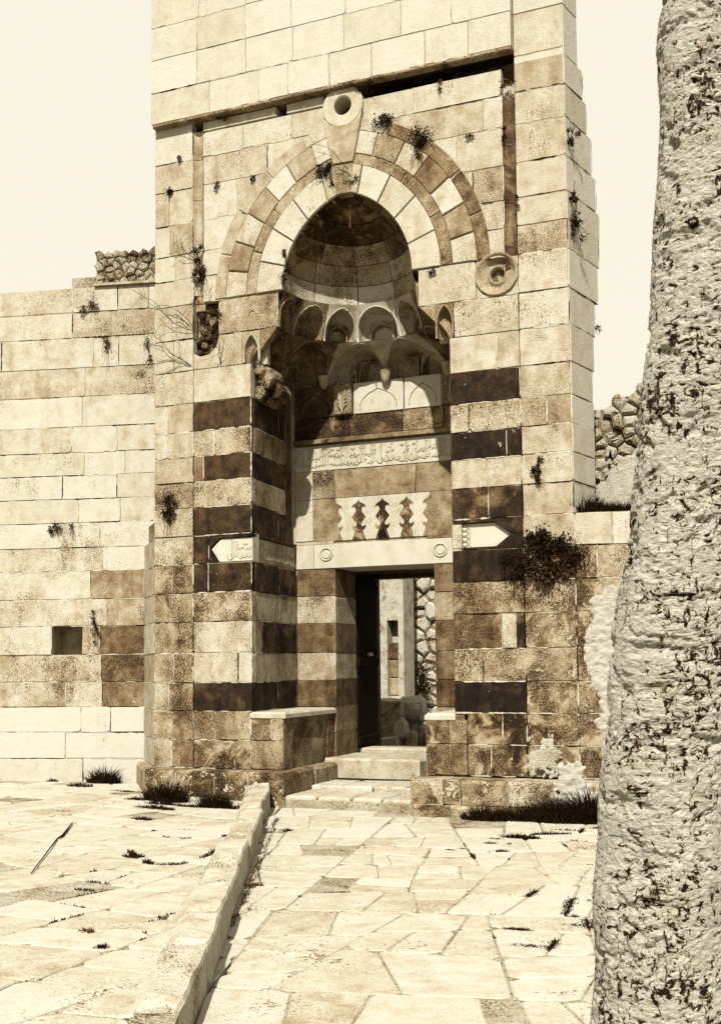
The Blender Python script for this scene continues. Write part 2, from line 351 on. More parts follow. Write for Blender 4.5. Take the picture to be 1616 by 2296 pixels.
vous(3,4,[0,.2,.4,.6,.8,.95],[.76,.74,.8,.82,.82],-.018,.25,-1); vous(3,4,[0,.2,.4,.6,.8,.95],[.5,.46,.5,.6,.86],-.018,.5,1)
mb=MB()
for side in (-1,1):
    for k in range(12):
        p=[apt(0,0,k/12,side),apt(0,0,(k+1)/12,side),apt(0,4,(k+1)/12,side),apt(0,4,k/12,side)]
        if side>0: p=p[::-1]
        i2=[((a-CX)*1.01+CX,b+.004) for a,b in p]
        vs=[FA(a,.0,b) for a,b in i2]+[FA(a,.22,b) for a,b in i2]
        mb.add(vs,[(0,1,2,3),(0,4,5,1),(7,6,5,4)])
fill(arch,mb)
# keystone with pierced round head
KZ=8.73;KX=-5.47
def annulus(name,fr,cx,cz,r0,r1,d0,d1,mat,parent,col,n=28,back=None,dome=0):
    vs=[];fs=[]
    prof=[(r0,d1),(r0,d0+.012),(r0+.015,d0),((r0+r1)/2,d0-dome),(r1-.015,d0),(r1,d0+.012),(r1,d1)]
    for k in range(n):
        c,s=math.cos(2*PI*k/n),math.sin(2*PI*k/n)
        for r,d in prof: vs.append(fr(cx+r*c,d,cz+r*s))
    q=len(prof)
    for k in range(n):
        for i in range(q-1): fs.append((k*q+i,k*q+i+1,((k+1)%n)*q+i+1,((k+1)%n)*q+i))
    return mesh(name,vs,fs,mat,parent,col)
key=annulus('keystone',FA,KX,KZ,.118,.275,-.05,.34,M_SM,portal,(.84,.12,.3,.5))
prism('keystone_shaft',[(-5.60,7.99),(-5.335,7.985),(-5.27,8.25),(-5.2,8.62),(-5.3,8.505),(-5.47,8.455),(-5.64,8.505),(-5.735,8.62),(-5.68,8.3)],FA,-.06,.1,M_SM,portal,.72,.32,.15,.008,.0,1)
prism('keystone_foot',[(-5.575,7.60),(-5.36,7.60),(-5.335,7.975),(-5.60,7.98)],FA,-.04,.1,M_SM,portal,.72,.5,.2,.006,.0,1)
m2=MB(); m2.box(FA,-5.7,-5.25,.24,.3,8.5,8.95); m2.build('keystone_hollow',M_RUB,portal,(.35,.6,.2,.5))  # back of the piercing coloured dark to stand for the shade inside it
# right boss where ring and frame meet, left one lost
def dish(name,cx,cz,prof_,col):
    vs=[];fs=[];n=32;q=len(prof_)
    for k in range(n):
        c,s_=math.cos(2*PI*k/n),math.sin(2*PI*k/n)
        for r,d in prof_: vs.append(FA(cx+r*c,d+.006*noise.noise(Vector((c*2,s_*2,r*20))),cz+r*s_))
    for k in range(n):
        for i in range(q-1): fs.append((k*q+i,k*q+i+1,((k+1)%n)*q+i+1,((k+1)%n)*q+i))
    return mesh(name,vs,fs,M_ST,portal,col,True)
dish('boss',-3.53,6.30,[(.262,.12),(.262,-.02),(.25,-.03),(.235,-.02),(.2,.03),(.16,.06),(.115,.045),(.1,.02),(.088,.03),(.08,.2)],(.72,.5,.3,.5))
core2.box(FA,-3.8,-3.272,.2,.22,6.0,6.6)
prism('boss_eye',[(-3.53+.08*math.cos(k*PI/6),6.29+.07*math.sin(k*PI/6)) for k in range(12)],FA,.10,.19,M_ST,portal,.6,.7,.3,.004,0,1)
# ---- springing courses with their cut corners (z 5.165 .. 6.49)
course(FA,[cl_-.15,-7.28],6.03,6.49,.6,panel,None,d=.12,depth=.1,stain=.9)     # socket of the lost boss
course(FA,[-7.28,-6.41],6.03,6.49,[.84],panel,core2,stain=.45,chip=.3)
course(FA,[-4.51,-3.78],6.03,6.49,[.88],panel,core2,stain=.3,chip=.3)
course(FA,[-3.78,-3.272],6.03,6.49,[.7],panel,None,d=.13,depth=.1,stain=.6,chip=.3)
for pl4 in ([(-3.78,6.03),(-3.272,6.03),(-3.272,6.2),(-3.36,6.08),(-3.53,6.035),(-3.7,6.08),(-3.78,6.2)],[(-3.78,6.38),(-3.74,6.45),(-3.62,6.49),(-3.78,6.49)],[(-3.44,6.49),(-3.34,6.45),(-3.272,6.38),(-3.272,6.49)]): prism('stone',pl4,FA,0,.12,M_ST,panel,.8,.35,.3,.004,.0,1)
prism('stone',[(-7.652,5.604),(-6.93,5.604),(-6.93,6.026),(-7.27,6.026),(-7.31,5.88),(-7.41,5.79),(-7.55,5.77),(-7.652,5.82)],FA,0,.12,M_ST,panel,.86,.3,.3,.008,.004,2)
prism('stone',[(-7.66,5.7),(-7.2,5.7),(-7.2,6.03),(-7.66,6.03)],FA,.13,.2,M_RUB,panel,.3,.7,.1)
course(FA,[-4.07,-3.272],5.60,6.03,[.84],panel,core2,stain=.42,chip=.25)
course(FA,[-7.655,-6.805],5.165,5.60,[.84],panel,core2,stain=.35,chip=.3)
course(FA,[-4.125,-3.55,-3.272],5.165,5.60,[.88,.8],panel,core2,stain=.3,chip=.25)
course(FA,[-7.655,-7.3],6.49,6.62,.5,panel,None,d=.06,stain=.8)
# rubble in the broken left socket
for k in range(30):
    a,z=-7.46+jit(.15),6.12+jit(.3); r=random.uniform(.03,.07)
    poly=[(a+r*math.cos(q*PI/3.5+jit(.2))*random.uniform(.7,1.1),z+r*.8*math.sin(q*PI/3.5)) for q in range(7)]
    prism('socket_stone',poly,FA,.05+random.random()*.07,.2,M_RUB,panel,.45+jit(.25),.75,.3,.015,0,1)
# ---- zebra piers
pierL=part('pier'); pierR=part('pier'); cpl=MB(); cpr=MB()
DK,LT=.2,.82
# left pier front: level -> tone, joints, stain, chip
LZ={4.785:(DK+.12,[],.25,.3),4.449:(LT,[-7.35],.5,.3),4.119:(DK+.08,[-7.5],.3,.25),3.776:(LT-.04,[],.5,.2),3.41:(DK,[],.5,.25),
    2.667:(DK-.02,[-7.43],.4,.45),2.291:(LT-.04,[],.75,.3),1.886:(.86,[],.4,.3),1.507:(.86,[-7.38,-7.0],.35,.2),1.145:(DK-.02,[],.5,.35)}
RZ={4.785:(DK-.03,[],.4,.42),4.449:(LT,[-3.9],.4,.2),4.119:(DK-.05,[-3.45],.3,.5),3.776:(LT,[-3.7],.4,.2),3.41:(DK,[-3.68],.55,.35),
    2.667:(DK-.05,[-3.5],.4,.4),2.291:(.62,[],.8,.35),1.886:(.5,[-3.55,-3.38],.6,.3),1.507:(.76,[-3.78],.75,.5),1.145:(DK-.03,[],.5,.35)}
for i in range(LV.index(1.145),LV.index(5.165)):
    z0,z1=LV[i],LV[i+1]
    if z0==3.043: continue
    t,j,s,c=LZ[z0]; tn=[t,t,t]
    if z0==4.119: tn=[.5,t]
    course(FA,[-7.652]+j+[-6.802],z0,z1,tn,pierL,cpl,stain=s,chip=c,mat=M_ST)
    t,j,s,c=RZ[z0]; tn=[t,t,t]
    if z0==1.886: tn=[t,.95,.15]
    course(FA,[-4.128]+j+[-3.275],z0,z1,tn,pierR,cpr,stain=s,chip=c)
# the two arrow-ended inscribed plaques let into the dark course
z0,z1=3.043,3.41
course(FA,[-7.652,-7.42],z0,z1,DK-.06,pierL,cpl,stain=.5,chip=.1)
cpl.box(FA,-7.45,-6.802,.07,.2,z0,z1)
prism('stone',[(-7.42,z0+.004),(-7.30,z0+.004),(-7.42,z0+.17)],FA,0,.1,M_ST,pierL,DK,.4,.1,.004,0,1)
prism('stone',[(-7.42,z0+.19),(-7.26,z1-.05),(-6.802,z1-.05),(-6.802,z1-.004),(-7.42,z1-.004)],FA,0,.1,M_ST,pierL,.15,.4,.1,.004,0,1)
prism('inscribed_plaque',[(-7.40,z0+.18),(-7.28,z0+.01),(-7.1,z0+.01),(-7.1,z1-.055),(-7.26,z1-.055)],FA,.025,.1,M_SM,pierL,.97,.12,.2,.006,0,1)
prism('inscribed_plaque',[(-7.095,z0+.01),(-6.804,z0+.01),(-6.804,z1-.055),(-7.095,z1-.055)],FA,.025,.1,M_SM,pierL,.97,.12,.2,.006,0,1)
cpr.box(FA,-4.128,-3.275,.07,.2,z0,z1)
prism('stone',[(-4.125,z1-.045),(-3.62,z1-.045),(-3.42,z1-.19),(-3.275,z1-.19),(-3.275,z1-.004),(-4.125,z1-.004)],FA,0,.1,M_ST,pierR,DK,.5,.3,.004,0,1)
prism('stone',[(-3.415,z1-.195),(-3.60,z0+.035),(-4.0,z0+.035),(-4.0,z0+.004),(-3.275,z0+.004),(-3.275,z1-.195)],FA,0,.1,M_ST,pierR,DK-.05,.5,.3,.004,0,1)
prism('inscribed_plaque',[(-4.08,z0+.03),(-3.60,z0+.03),(-3.42,z1-.195),(-3.62,z1-.05),(-4.08,z1-.05)],FA,.05,.1,M_SM,pierR,.98,.06,.2,.004,0,1)
# knot-work strip at the left end of the right plaque
mb=MB()
for s in (-1,1):
    mb.tube([FA(-3.99+s*.045*math.sin(k*PI/5),.045,z0+.05+k*.0125) for k in range(22)],.006,5)
mb.tube([FA(-3.93,.045,z0+.045),FA(-3.93,.045,z1-.06)],.005,4); mb.tube([FA(-4.06,.045,z0+.045),FA(-4.06,.045,z1-.06)],.005,4)
mb.build('knot_carving',M_SM,pierR,(.8,.5,0,.5))
# ---- courses below the stripes, down to the plinth
for i in range(0,2):
    z0,z1=LV[i],LV[i+1]
    course(FA,[-7.652]+([-7.33,-6.99] if i else [-7.05])+[-6.82],z0,z1,[.62,.6,.72],pierL,cpl,stain=.72,chip=.45)
    course(FA,[XL,-7.97,-7.655],z0,z1,[.75,.6],wall,core,stain=.6,chip=.4)
    course(FA,([-3.985,-3.56,-3.275] if i else [-3.985,-3.7,-3.275]),z0,z1,[.6,.62],pierR,cpr,stain=.8,chip=.5)
    course(FA,[-3.272,XR],z0,z1,.62,wall,core,stain=.8,chip=.6)
# ---- left and right reveals of the recess
RL=Fr((-6.80,.0),(-.13,1.57)); LRV=math.hypot(.13,1.57)
RRf=Fr((-4.13,1.57),(0,-1)); 
VZ={1.145:.3,1.507:.78,1.886:.3,2.291:.8,2.667:.2,3.043:.9,3.41:.22,3.776:.72,4.119:.2,4.449:.6,4.785:.2,.78:.6,.42:.6}
revL=part('reveal'); revR=part('reveal'); c3=MB(); c4=MB()
class RFr:                                # right-hand face seen from inside: d grows away from the recess
    def __init__(s,fr,sg): s.f=fr; s.s=sg
    def __call__(s,a,d,z): return s.f(a,d*s.s,z)
RLf=RFr(Fr((-6.80,.0),(-.13,1.57)),1)
RLf.f.n=Vector((RLf.f.d.y,-RLf.f.d.x))    # points to +x: into the recess
for z0,t in VZ.items():
    z1=LV[LV.index(z0)+1]
    if z0==3.043:
        prism('inscribed_plaque',[(.105,z0+.01),(.78,z0+.01),(.78,z1-.05),(.105,z1-.05)],RLf,.02,.1,M_SM,revL,.9,.2,.1,.006,0,1)
        prism('inscribed_plaque',[(.785,z0+.01),(1.56,z0+.01),(1.56,z1-.05),(.785,z1-.05)],RLf,.02,.1,M_SM,revL,.86,.35,.1,.006,0,1)
        prism('stone',[(.1,z1-.046),(1.57,z1-.046),(1.57,z1-.004),(.1,z1-.004)],RLf,-.01,.1,M_ST,revL,.3,.4,.1,.006,0,1)
        c3.box(RLf,.12,LRV,.05,.2,z0,z1)
    else:
        j=[0.105]+([.32] if z0 in (4.449,1.886) else [.75+jit(.3)])+[LRV-.02]
        tt=[t,t]
        if z0==1.886: tt=[.72,.26]
        if z0>=3.41:
            course(RLf,[q for q in j[:-1] if q<1.0]+[1.17],z0,z1,tt,revL,c3,stain=.5,chip=.3)
            course(RLf,[1.18,LRV-.02],z0,z1,max(.12,t-.35),revL,None,d=.17,depth=.1,stain=.7,chip=.05)  # sunk corner strip toned below its courses, carrying painted shade
        else: course(RLf,j,z0,z1,tt,revL,c3,stain=.5,chip=.3)
    course(RRf,split(0.02,1.56,.8),z0,z1,t,revR,c4,stain=.4,chip=.3)
course(RLf,[.105,.7,1.17],5.165,5.6,[.6,.5],revL,c3,stain=.6,chip=.3); course(RRf,[.02,.8,1.56],5.165,5.6,[.6,.5],revR,c4,stain=.5,chip=.3)
fill(revL,c3); fill(revR,c4)
# ---- back wall of the recess with the doorway
BW=Fr((0,RD),(1,0)); door_wall=part('door_wall'); c5=MB(); c5.box(BW,-7.15,-6.93,.0,.1,3.4,5.7)
XJ0,XJ1=-6.33,-4.90; BL,BR=-6.925,-4.14
JT={2.667:(.46,.5),2.291:(.76,.68),1.886:(.4,.45),1.507:(.76,.55),1.145:(.36,.42),.78:(.66,.6),.42:(.5,.5)}
for z0,(a,b) in JT.items():
    z1=LV[LV.index(z0)+1]
    course(BW,[BL,XJ0],z0,z1,a,door_wall,None,depth=.72,stain=.4,chip=.15,gap=.003,crack=.05)
    course(BW,[XJ1,XJ1+.3,BR],z0,z1,b,door_wall,None,depth=.72,stain=.35,chip=.1,gap=.003,crack=.05)
c5.box(BW,BL-.1,XJ0-.01,.03,.7,0,3.04); c5.box(BW,XJ1+.01,BR+.1,.03,.7,0,3.04); c5.box(BW,BL-.1,BR+.1,.03,.72,3.07,5.6)
Z=lambda v,u=850:P(u,v,RD)[1]
zl0,zl1=3.05,3.385
lint=prism('lintel',[(BL,zl0),(-6.66,zl0),(-6.66,zl1),(BL,zl1)],BW,-.01,.7,M_SM,door_wall,.9,.1,.1,.006,.002,2)
lint=prism('lintel',[(-6.655,zl0),(BR,zl0),(BR,zl1),(-6.655,zl1)],BW,-.012,.7,M_SM,door_wall,.98,.03,.1,.006,.002,3)
for (u,v) in ((732,1243),(987,1233)):
    a,z=P(u,v,RD); annulus('roundel',BW,a,z,.072,.1,-.03,.0,M_SM,lint,(.9,.1,.1,.5),24)
    prism('roundel_field',[(a+.06*math.cos(k*PI/8),z-.005+.055*math.sin(k*PI/8)) for k in range(17)],BW,-.024,0,M_SM,lint,.97,0,0,.008,0,1)
# thin slot over the lintel, then the joggled stones
zp0,zp1=3.43,4.02
c5.box(BW,-6.4,-5.0,.02,.03,3.385,3.43)
prism('stone',[(BL,zl1+.004),(-6.36,zl1+.004),(-6.36,zp0),(BL,zp0)],BW,-.004,.1,M_SM,door_wall,.85,.2,.1,.003,0,1)
prism('stone',[(-4.98,zl1+.004),(BR,zl1+.004),(BR,zp0),(-4.98,zp0)],BW,-.004,.1,M_SM,door_wall,.6,.3,.1,.003,0,1)
prism('joggled_lintel',[(-6.45,zp0),(-4.85,zp0),(-4.85,zp1),(-6.45,zp1)],BW,.0,.1,M_SM,door_wall,.96,.22,.1,.002,.001,2)
HALF=[(0,830),(16,856),(45,872),(68,888),(76,918),(52,902),(34,920),(30,945),(52,978),(75,1010),(48,1045),(28,1068),(24,1090),(36,1104),(58,1102),(74,1082),(78,1108),(62,1135),(42,1142),(58,1190),(74,1238)]
sc=(zp1-.035-zp0)/408.
def prof(cx,side): return [(cx+side*h*sc,zp0+(1238-y)*sc) for h,y in HALF]
for (u,d) in ((804,1),(857,2),(911,3)):
    cx=P(u,1170,RD)[0]
    poly=prof(cx,1)[::-1]+prof(cx,-1)[1:]
    prism('fleur_inlay',poly,BW,-.004,.02,M_SM,door_wall,.5 if d!=2 else .44,.75,.3,.002,0,1)
    if d==2: prism('hollow_shade_patch',[(cx-.07,zp0-.002),(cx+.07,zp0-.002),(cx+.03,zp0+.12),(cx-.03,zp0+.13)],BW,-.006,.02,M_RUB,door_wall,.03,.2,0,.002,0,1)  # flat near-black piece painting the shade of a broken hollow
eL=[p for p in prof(P(752,1170,RD)[0],1)]; eR=[p for p in prof(P(963,1170,RD)[0],-1)]
prism('joggled_stone',[(eL[0][0],zp1)]+eL+[(-6.66,zp0+.002),(-6.66,zp1)],BW,-.004,.03,M_SM,door_wall,.62,.45,.1,.002,0,1)
prism('joggled_stone',[(eR[0][0],zp1)]+eR+[(BR,zp0+.002),(BR,zp1)],BW,-.004,.03,M_SM,door_wall,.6,.5,.1,.002,0,1)
c5.box(BW,-6.66,BR,.03,.06,3.43,4.4)
zi0=4.42; 
prism('stone',[(-6.66,zp1+.004),(-6.33,zp1+.004),(-6.36,zi0),(-6.66,zi0)],BW,-.012,.06,M_RUB,door_wall,.72,.5,.3,.008,.006,3)
prism('stone',[(-6.32,zp1+.004),(-5.16,zp1+.004),(-5.13,zi0),(-6.35,zi0)],BW,-.002,.06,M_SM,door_wall,.68,.3,.1,.003,.003,3)
prism('stone',[(-5.15,zp1+.004),(BR,zp1+.004),(BR,zi0),(-5.12,zi0)],BW,-.002,.06,M_SM,door_wall,.6,.45,.1,.003,.003,3)
zi1=4.775
band=prism('inscription_band',[(-6.925,zi0+.003),(BR,zi0+.003),(BR,zi1),(-6.925,zi1)],BW,-.014,.06,M_SM,door_wall,.93,.12,.1,.004,.002,2)
prism('stone',[(-6.925,4.02),(-6.665,4.02),(-6.665,zi0),(-6.925,zi0)],BW,-.014,.06,M_SM,door_wall,.84,.25,.1,.004,.002,2)
prism('stone',[(-6.925,3.44),(-6.665,3.44),(-6.665,4.015),(-6.925,4.015)],BW,-.010,.06,M_SM,door_wall,.93,.12,.1,.004,.002,2)
# carved script, raised strokes: tall shafts, bowls and dots
random.seed(21)
def script(fr,a0,a1,z0,z1,d,parent,dens=1.,rot=False,tone=.86):
    mb=MB(); hgt=z1-z0; a=a0+.03; w=.0105*hgt/.33
    def strk(pts): mb.tube([fr(x,d,z) for x,z in pts],w,4)
    while a<a1-.05:
        k=random.random(); zz=z0+hgt*random.uniform(.1,.2)
        if k<.45: strk([(a,z0+hgt*.2),(a+jit(.004),z0+hgt*.6),(a-.006,z1-hgt*.08),(a+.012,z1-hgt*.12)]); a+=random.uniform(.028,.045)
        elif k<.75:
            r=random.uniform(.03,.05); strk([(a+r*math.cos(t)+r,zz+hgt*.12+r*.9*math.sin(t)) for t in [PI*.85+i*PI/7*1.15 for i in range(9)]]); a+=r*1.3
        else:
            r=.028; strk([(a,zz),(a+r,zz+.02),(a+2*r,zz-.005),(a+3*r,zz+.02)]); strk([(a+.01,zz+hgt*.32),(a+.035,zz+hgt*.42),(a+.06,zz+hgt*.34),(a+.085,zz+hgt*.44)]); a+=r*2
        if random.random()<.7:
            b=a-random.uniform(0,.05); c=z0+hgt*random.uniform(.45,.85); strk([(b,c),(b+.018,c+.012),(b+.03,c-.008),(b+.05,c+.01)])
        if random.random()<.5:
            b=a-random.uniform(0,.05); c=z0+hgt*random.uniform(.3,.8); strk([(b,c),(b+.008,c-.012)])
    o=mb.build('carved_script',M_SM,parent,(tone,.1,0,.5)); o['kind']='stuff'; return o
script(BW,-6.91,BR-.1,zi0+.015,zi1-.015,-.019,door_wall,tone=.8)
script(BW,-6.91,-6.68,4.22,4.41,-.016,door_wall); script(BW,-6.91,-6.68,4.04,4.2,-.016,door_wall)
script(BW,-6.91,-6.68,3.86,4.0,-.012,door_wall)
script(RLf,.05,1.5,3.06,3.34,.016,revL); script(FA,-7.2,-6.83,3.06,3.34,.022,pierL,tone=.95)
random.seed(9)
# moulding above the band and plain course over it
mb=MB(); mb.box(BW,-6.93,BR,-.075,.06,4.80,4.845); mb.box(BW,-6.93,BR,-.04,.06,4.845,4.87); mb.build('moulding',M_SM,door_wall,(.62,.4,.1,.5))
course(BW,[BL,-6.1,-5.3,-4.72,BR],4.872,5.165,[.42,.5,.55,.5],door_wall,None,d=-.03,stain=.6,chip=.2)
fill(door_wall,c5)
# ---- stalactite tiers
muq=part('muqarnas',mat=M_RUB,col=(.62,.5,.1,.5)); cm=MB()
def niche(fr,a0,a1,z0,z1,depth,parent,tone,stain,wf=.42,sp=.42,rib=False,nosill=False,d=0.,mold=True,top=.93,mat=None,lean=0.):
    """flat panel pierced by a pointed hollow with a half-round hood"""
    w=a1-a0; h=z1-z0; cx=(a0+a1)/2; hw=w*wf; zb=z0+(0 if not nosill else .0); zs=z0+h*sp; za=z0+h*top
    rise=za-zs; r=(rise*rise+hw*hw)/(2*hw)
    def half(z):
        if z<=zs: return hw
        q=z-zs; return max(0.,math.sqrt(max(0,r*r-q*q))-(r-hw)) if r>=hw else hw*math.sqrt(max(0,1-(q/rise)**2))
    rows=[z0+(zs-z0)*k/3 for k in range(3)]+[zs+rise*math.sin(PI/2*k/9) for k in range(10)]
    vs=[];fs=[];n=11
    for z in rows:
        hh=half(z); g=(hh/hw)**.75 if hh>0 else 0
        for k in range(n+1):
            th=PI*k/n; vs.append(fr(cx-hh*math.cos(th),d+.004+(depth+lean*((z-z0)/h)**1.5)*g*math.sin(th)**.8,z))
    for i in range(len(rows)-1):
        for k in range(n):
            fs.append((i*(n+1)+k,i*(n+1)+k+1,(i+1)*(n+1)+k+1,(i+1)*(n+1)+k))
    b=len(vs)                              # spandrel: left and right borders row by row
    for i,z in enumerate(rows):
        hh=half(z); vs+= [fr(a0,d,z),fr(cx-hh,d,z),fr(cx+hh,d,z),fr(a1,d,z)]
    for i in range(len(rows)-1):
        q=b+4*i; fs.append((q,q+1,q+5,q+4)); fs.append((q+2,q+3,q+7,q+6))
    q=b+4*(len(rows)-1); t=len(vs); vs+=[fr(a0,d,z1),fr(a1,d,z1)]; fs.append((q,q+3,t+1,t))
    o=mesh('niche',vs,fs,mat or M_SM,parent,(tone,stain,.12,random.random()))
    if mold:
        m2=MB(); pts=[(cx-half(z)-.012,z) for z in rows]+[(cx,za+.012)]+[(cx+half(z)+.012,z) for z in rows[::-1]]
        m2.tube([fr(a,d-.004,z) for a,z in pts],.009,5)
        m2.build('niche_rim',M_SM,o if parent.name.startswith('stone_portal') else parent,(min(1,tone+.1),stain*.6,0,.5),True)
    if rib:
        m3=MB(); m3.tube([fr(cx,d+depth*.95+lean*.0,z0),fr(cx,d+depth*.9+lean*.1,zs),fr(cx,d+(depth+lean*.5)*.72,zs+rise*.6)],.014,5); m3.build('rib',M_SM,parent,(tone,stain,0,.5))
    return o
def seg(p,q): return Fr(p,(q[0]-p[0],q[1]-p[1])),math.hypot(q[0]-p[0],q[1]-p[1])
class Loft:
    """frame of a corbelled panel: foot on one plan line, head on the one that leans further out"""
    def __init__(s,p0,p1,q0,q1,z0,z1):
        s.p0,s.p1,s.q0,s.q1=[Vector(k) for k in (p0,p1,q0,q1)]; s.z0,s.z1=z0,z1; s.L=(s.p1-s.p0).length
        d=((s.p1-s.p0)+(s.q1-s.q0)).normalized(); s.n=Vector((d.y,-d.x)); s.lean=max(.0,((s.q0+s.q1)/2-(s.p0+s.p1)/2).dot(s.n))
    def __call__(s,a,d,z):
        t=max(0,min(1,(z-s.z0)/(s.z1-s.z0)))**1.5; u=a/s.L
        p=s.p0.lerp(s.p1,u).lerp(s.q0.lerp(s.q1,u),t)-s.n*d; return Vector((p.x,p.y,z))
def lniche(p0,p1,q0,q1,z0,z1,depth,tone,stain,**k):
    f=Loft(p0,p1,q0,q1,z0,z1); return niche(f,0,f.L,z0,z1,depth,muq,tone,stain,lean=f.lean,**k)
T3=[(-6.80,0),(-7.02,RD-.05),(-4.13,RD-.05),(-4.13,0)]
B2=[(-6.80,0),(-6.88,.98),(-6.42,1.50),(-5.51,1.505),(-4.60,1.50),(-4.15,.98),(-4.13,0)]
Q2=[(-6.41,0),(-6.41,.45),(-6.02,1.02),(-5.46,1.10),(-4.90,1.02),(-4.51,.45),(-4.51,0)]
T1=[(-6.41,0),(-6.41,.42),(-6.16,.84),(-5.78,1.08),(-5.14,1.08),(-4.76,.84),(-4.51,.42),(-4.51,0)]
def dp(deg,z=6.49): return (CX-.87*math.cos(rad(deg)),.97*math.sin(rad(deg)))
D1=[dp(x) for x in (0,26,50,73,107,130,154,180)]
def soff(z,out,inn):
    pts=[Vector((x,y,z)) for x,y in out]+[Vector((x,y,z)) for x,y in inn[::-1]]
    cm.quad(*pts[::-1])
DOM=[(CX-.87*math.cos(PI*k/20),1.0*math.sin(PI*k/20)) for k in range(21)]
soff(5.602,T3,B2); soff(6.032,[(x*1.0+(x-CX)*.03,y*1.03) for x,y in Q2],T1); soff(6.488,[(x+(x-CX)*.05,y*1.05) for x,y in DOM],D1)
fill(muq,cm)
tn=[(.55,.6),(.65,.6),(.84,.5),(.92,.45),(.86,.5),(.65,.55),(.55,.6)]
for i in range(7): lniche(T1[i],T1[i+1],D1[i],D1[i+1],6.032,6.488,(.22 if i in (2,3,4) else .15),tn[i][0],tn[i][1],wf=.44,sp=.38,top=.9)
tw=[(.55,.6),(.55,.65),(.85,.5),(.8,.55),(.6,.6),(.5,.6)]
for i in range(6): lniche(B2[i],B2[i+1],Q2[i],Q2[i+1],5.602,6.03,(.2 if i in (1,2,3,4) else .13),tw[i][0],tw[i][1],wf=.455,sp=.25,top=.97,rib=i in (1,2,3,4))
# lesser hollows cut inside the large ones, toned darker to paint their shade
for i in (1,2,3,4):
    p0,p1,q0,q1=[Vector(k) for k in (B2[i],B2[i+1],Q2[i],Q2[i+1])]; d_=(p1-p0).normalized(); nn=Vector((d_.y,-d_.x))
    for (u0,u1) in ((.10,.485),(.515,.90)):
        a_=p0.lerp(p1,u0)-nn*.07; b_=p0.lerp(p1,u1)-nn*.07; f_=Fr(a_,b_-a_); L_=(b_-a_).length
        niche(f_,0,L_,5.602,5.602+(.30 if i in (2,3) else .28),.15,muq,tw[i][0]-.12,.6,wf=.44,sp=.3,top=.97)
for i in (2,3,4):
    p0,p1=Vector(T1[i]),Vector(T1[i+1]); d_=(p1-p0).normalized(); nn=Vector((d_.y,-d_.x)); a_=p0.lerp(p1,.22)-nn*.13; b_=p0.lerp(p1,.78)-nn*.13
    niche(Fr(a_,b_-a_),0,(b_-a_).length,6.032,6.032+.25,.13,muq,tn[i][0]-.2,.6,wf=.42,sp=.35,top=.97)
# hanging points between the large hollows
for (x,y) in ((-5.51,1.46),(-6.42,1.44),(-4.62,1.44)):
    m2=MB(); n=10
    rg=[(.10,5.72),(.075,5.65),(.06,5.585),(.028,5.545),(.004,5.53)]
    for r,z in rg:
        for k in range(n): m2.v.append(Vector((x+r*math.cos(2*PI*k/n),y-.01+r*.7*math.sin(2*PI*k/n),z)))
    for i in range(len(rg)-1):
        for k in range(n): m2.f.append((i*n+k,i*n+(k+1)%n,(i+1)*n+(k+1)%n,(i+1)*n+k))
    m2.build('pendant',M_SM,muq,(.75,.4,.1,.5),True)
# tier three: flat panels with engraved arches and leaf-carved corner blocks
z0,z1=5.168,5.60
T3F=Fr((0,RD-.05),(1,0))
def engraved(fr,a0,a1,z0,z1,tone,stain,ap=True,d=0):
    prism('panel',[(a0+.004,z0),(a1-.004,z0),(a1-.004,z1),(a0+.004,z1)],fr,d,d+.08,M_SM,muq,tone,stain,.15,.004,.002,2)
    if ap:
        cx=(a0+a1)/2; hw=(a1-a0)*.36; m2=MB()
        pts=[(cx-hw,z0+.05),(cx-hw,z0+.12),(cx-hw*.85,z0+.2),(cx-hw*.5,z0+.27),(cx,z0+.33),(cx+hw*.5,z0+.27),(cx+hw*.85,z0+.2),(cx+hw,z0+.12),(cx+hw,z0+.05)]
        m2.tube([fr(a,d-.002,z) for a,z in pts],.008,5); m2.build('arch_line',M_SM,muq,(tone-.18,.3,0,.5))
engraved(T3F,-6.92,-6.30,z0,z1,.42,.5); engraved(T3F,-6.02,-5.28,z0,z1,.92,.25); engraved(T3F,-5.27,-4.74,z0,z1,.95,.15); engraved(T3F,-4.46,-4.14,z0,z1,.6,.4,False)
def leafblock(a0,a1):
    prism('leaf_block',[(a0,z0),(a1,z0),(a1,z1),(a0,z1)],T3F,-.06,.06,M_RUB,muq,.7,.55,.25,.012,.004,3)
    m2=MB(); cx=(a0+a1)/2
    for s in (-1,1):
        for k in range(5): m2.tube([T3F(cx,-.065,z0+.04+k*.03),T3F(cx+s*.04,-.085,z0+.12+k*.045),T3F(cx+s*(.085-.008*k),-.06,z0+.14+k*.055)],[.012,.016,.004],5)
    m2.tube([T3F(cx,-.07,z0+.02),T3F(cx,-.085,z1-.05)],[.014,.006],5)
    m2.build('leaf_carving',M_SM,muq,(.75,.4,0,.5))
leafblock(-6.29,-6.03); leafblock(-4.73,-4.47)
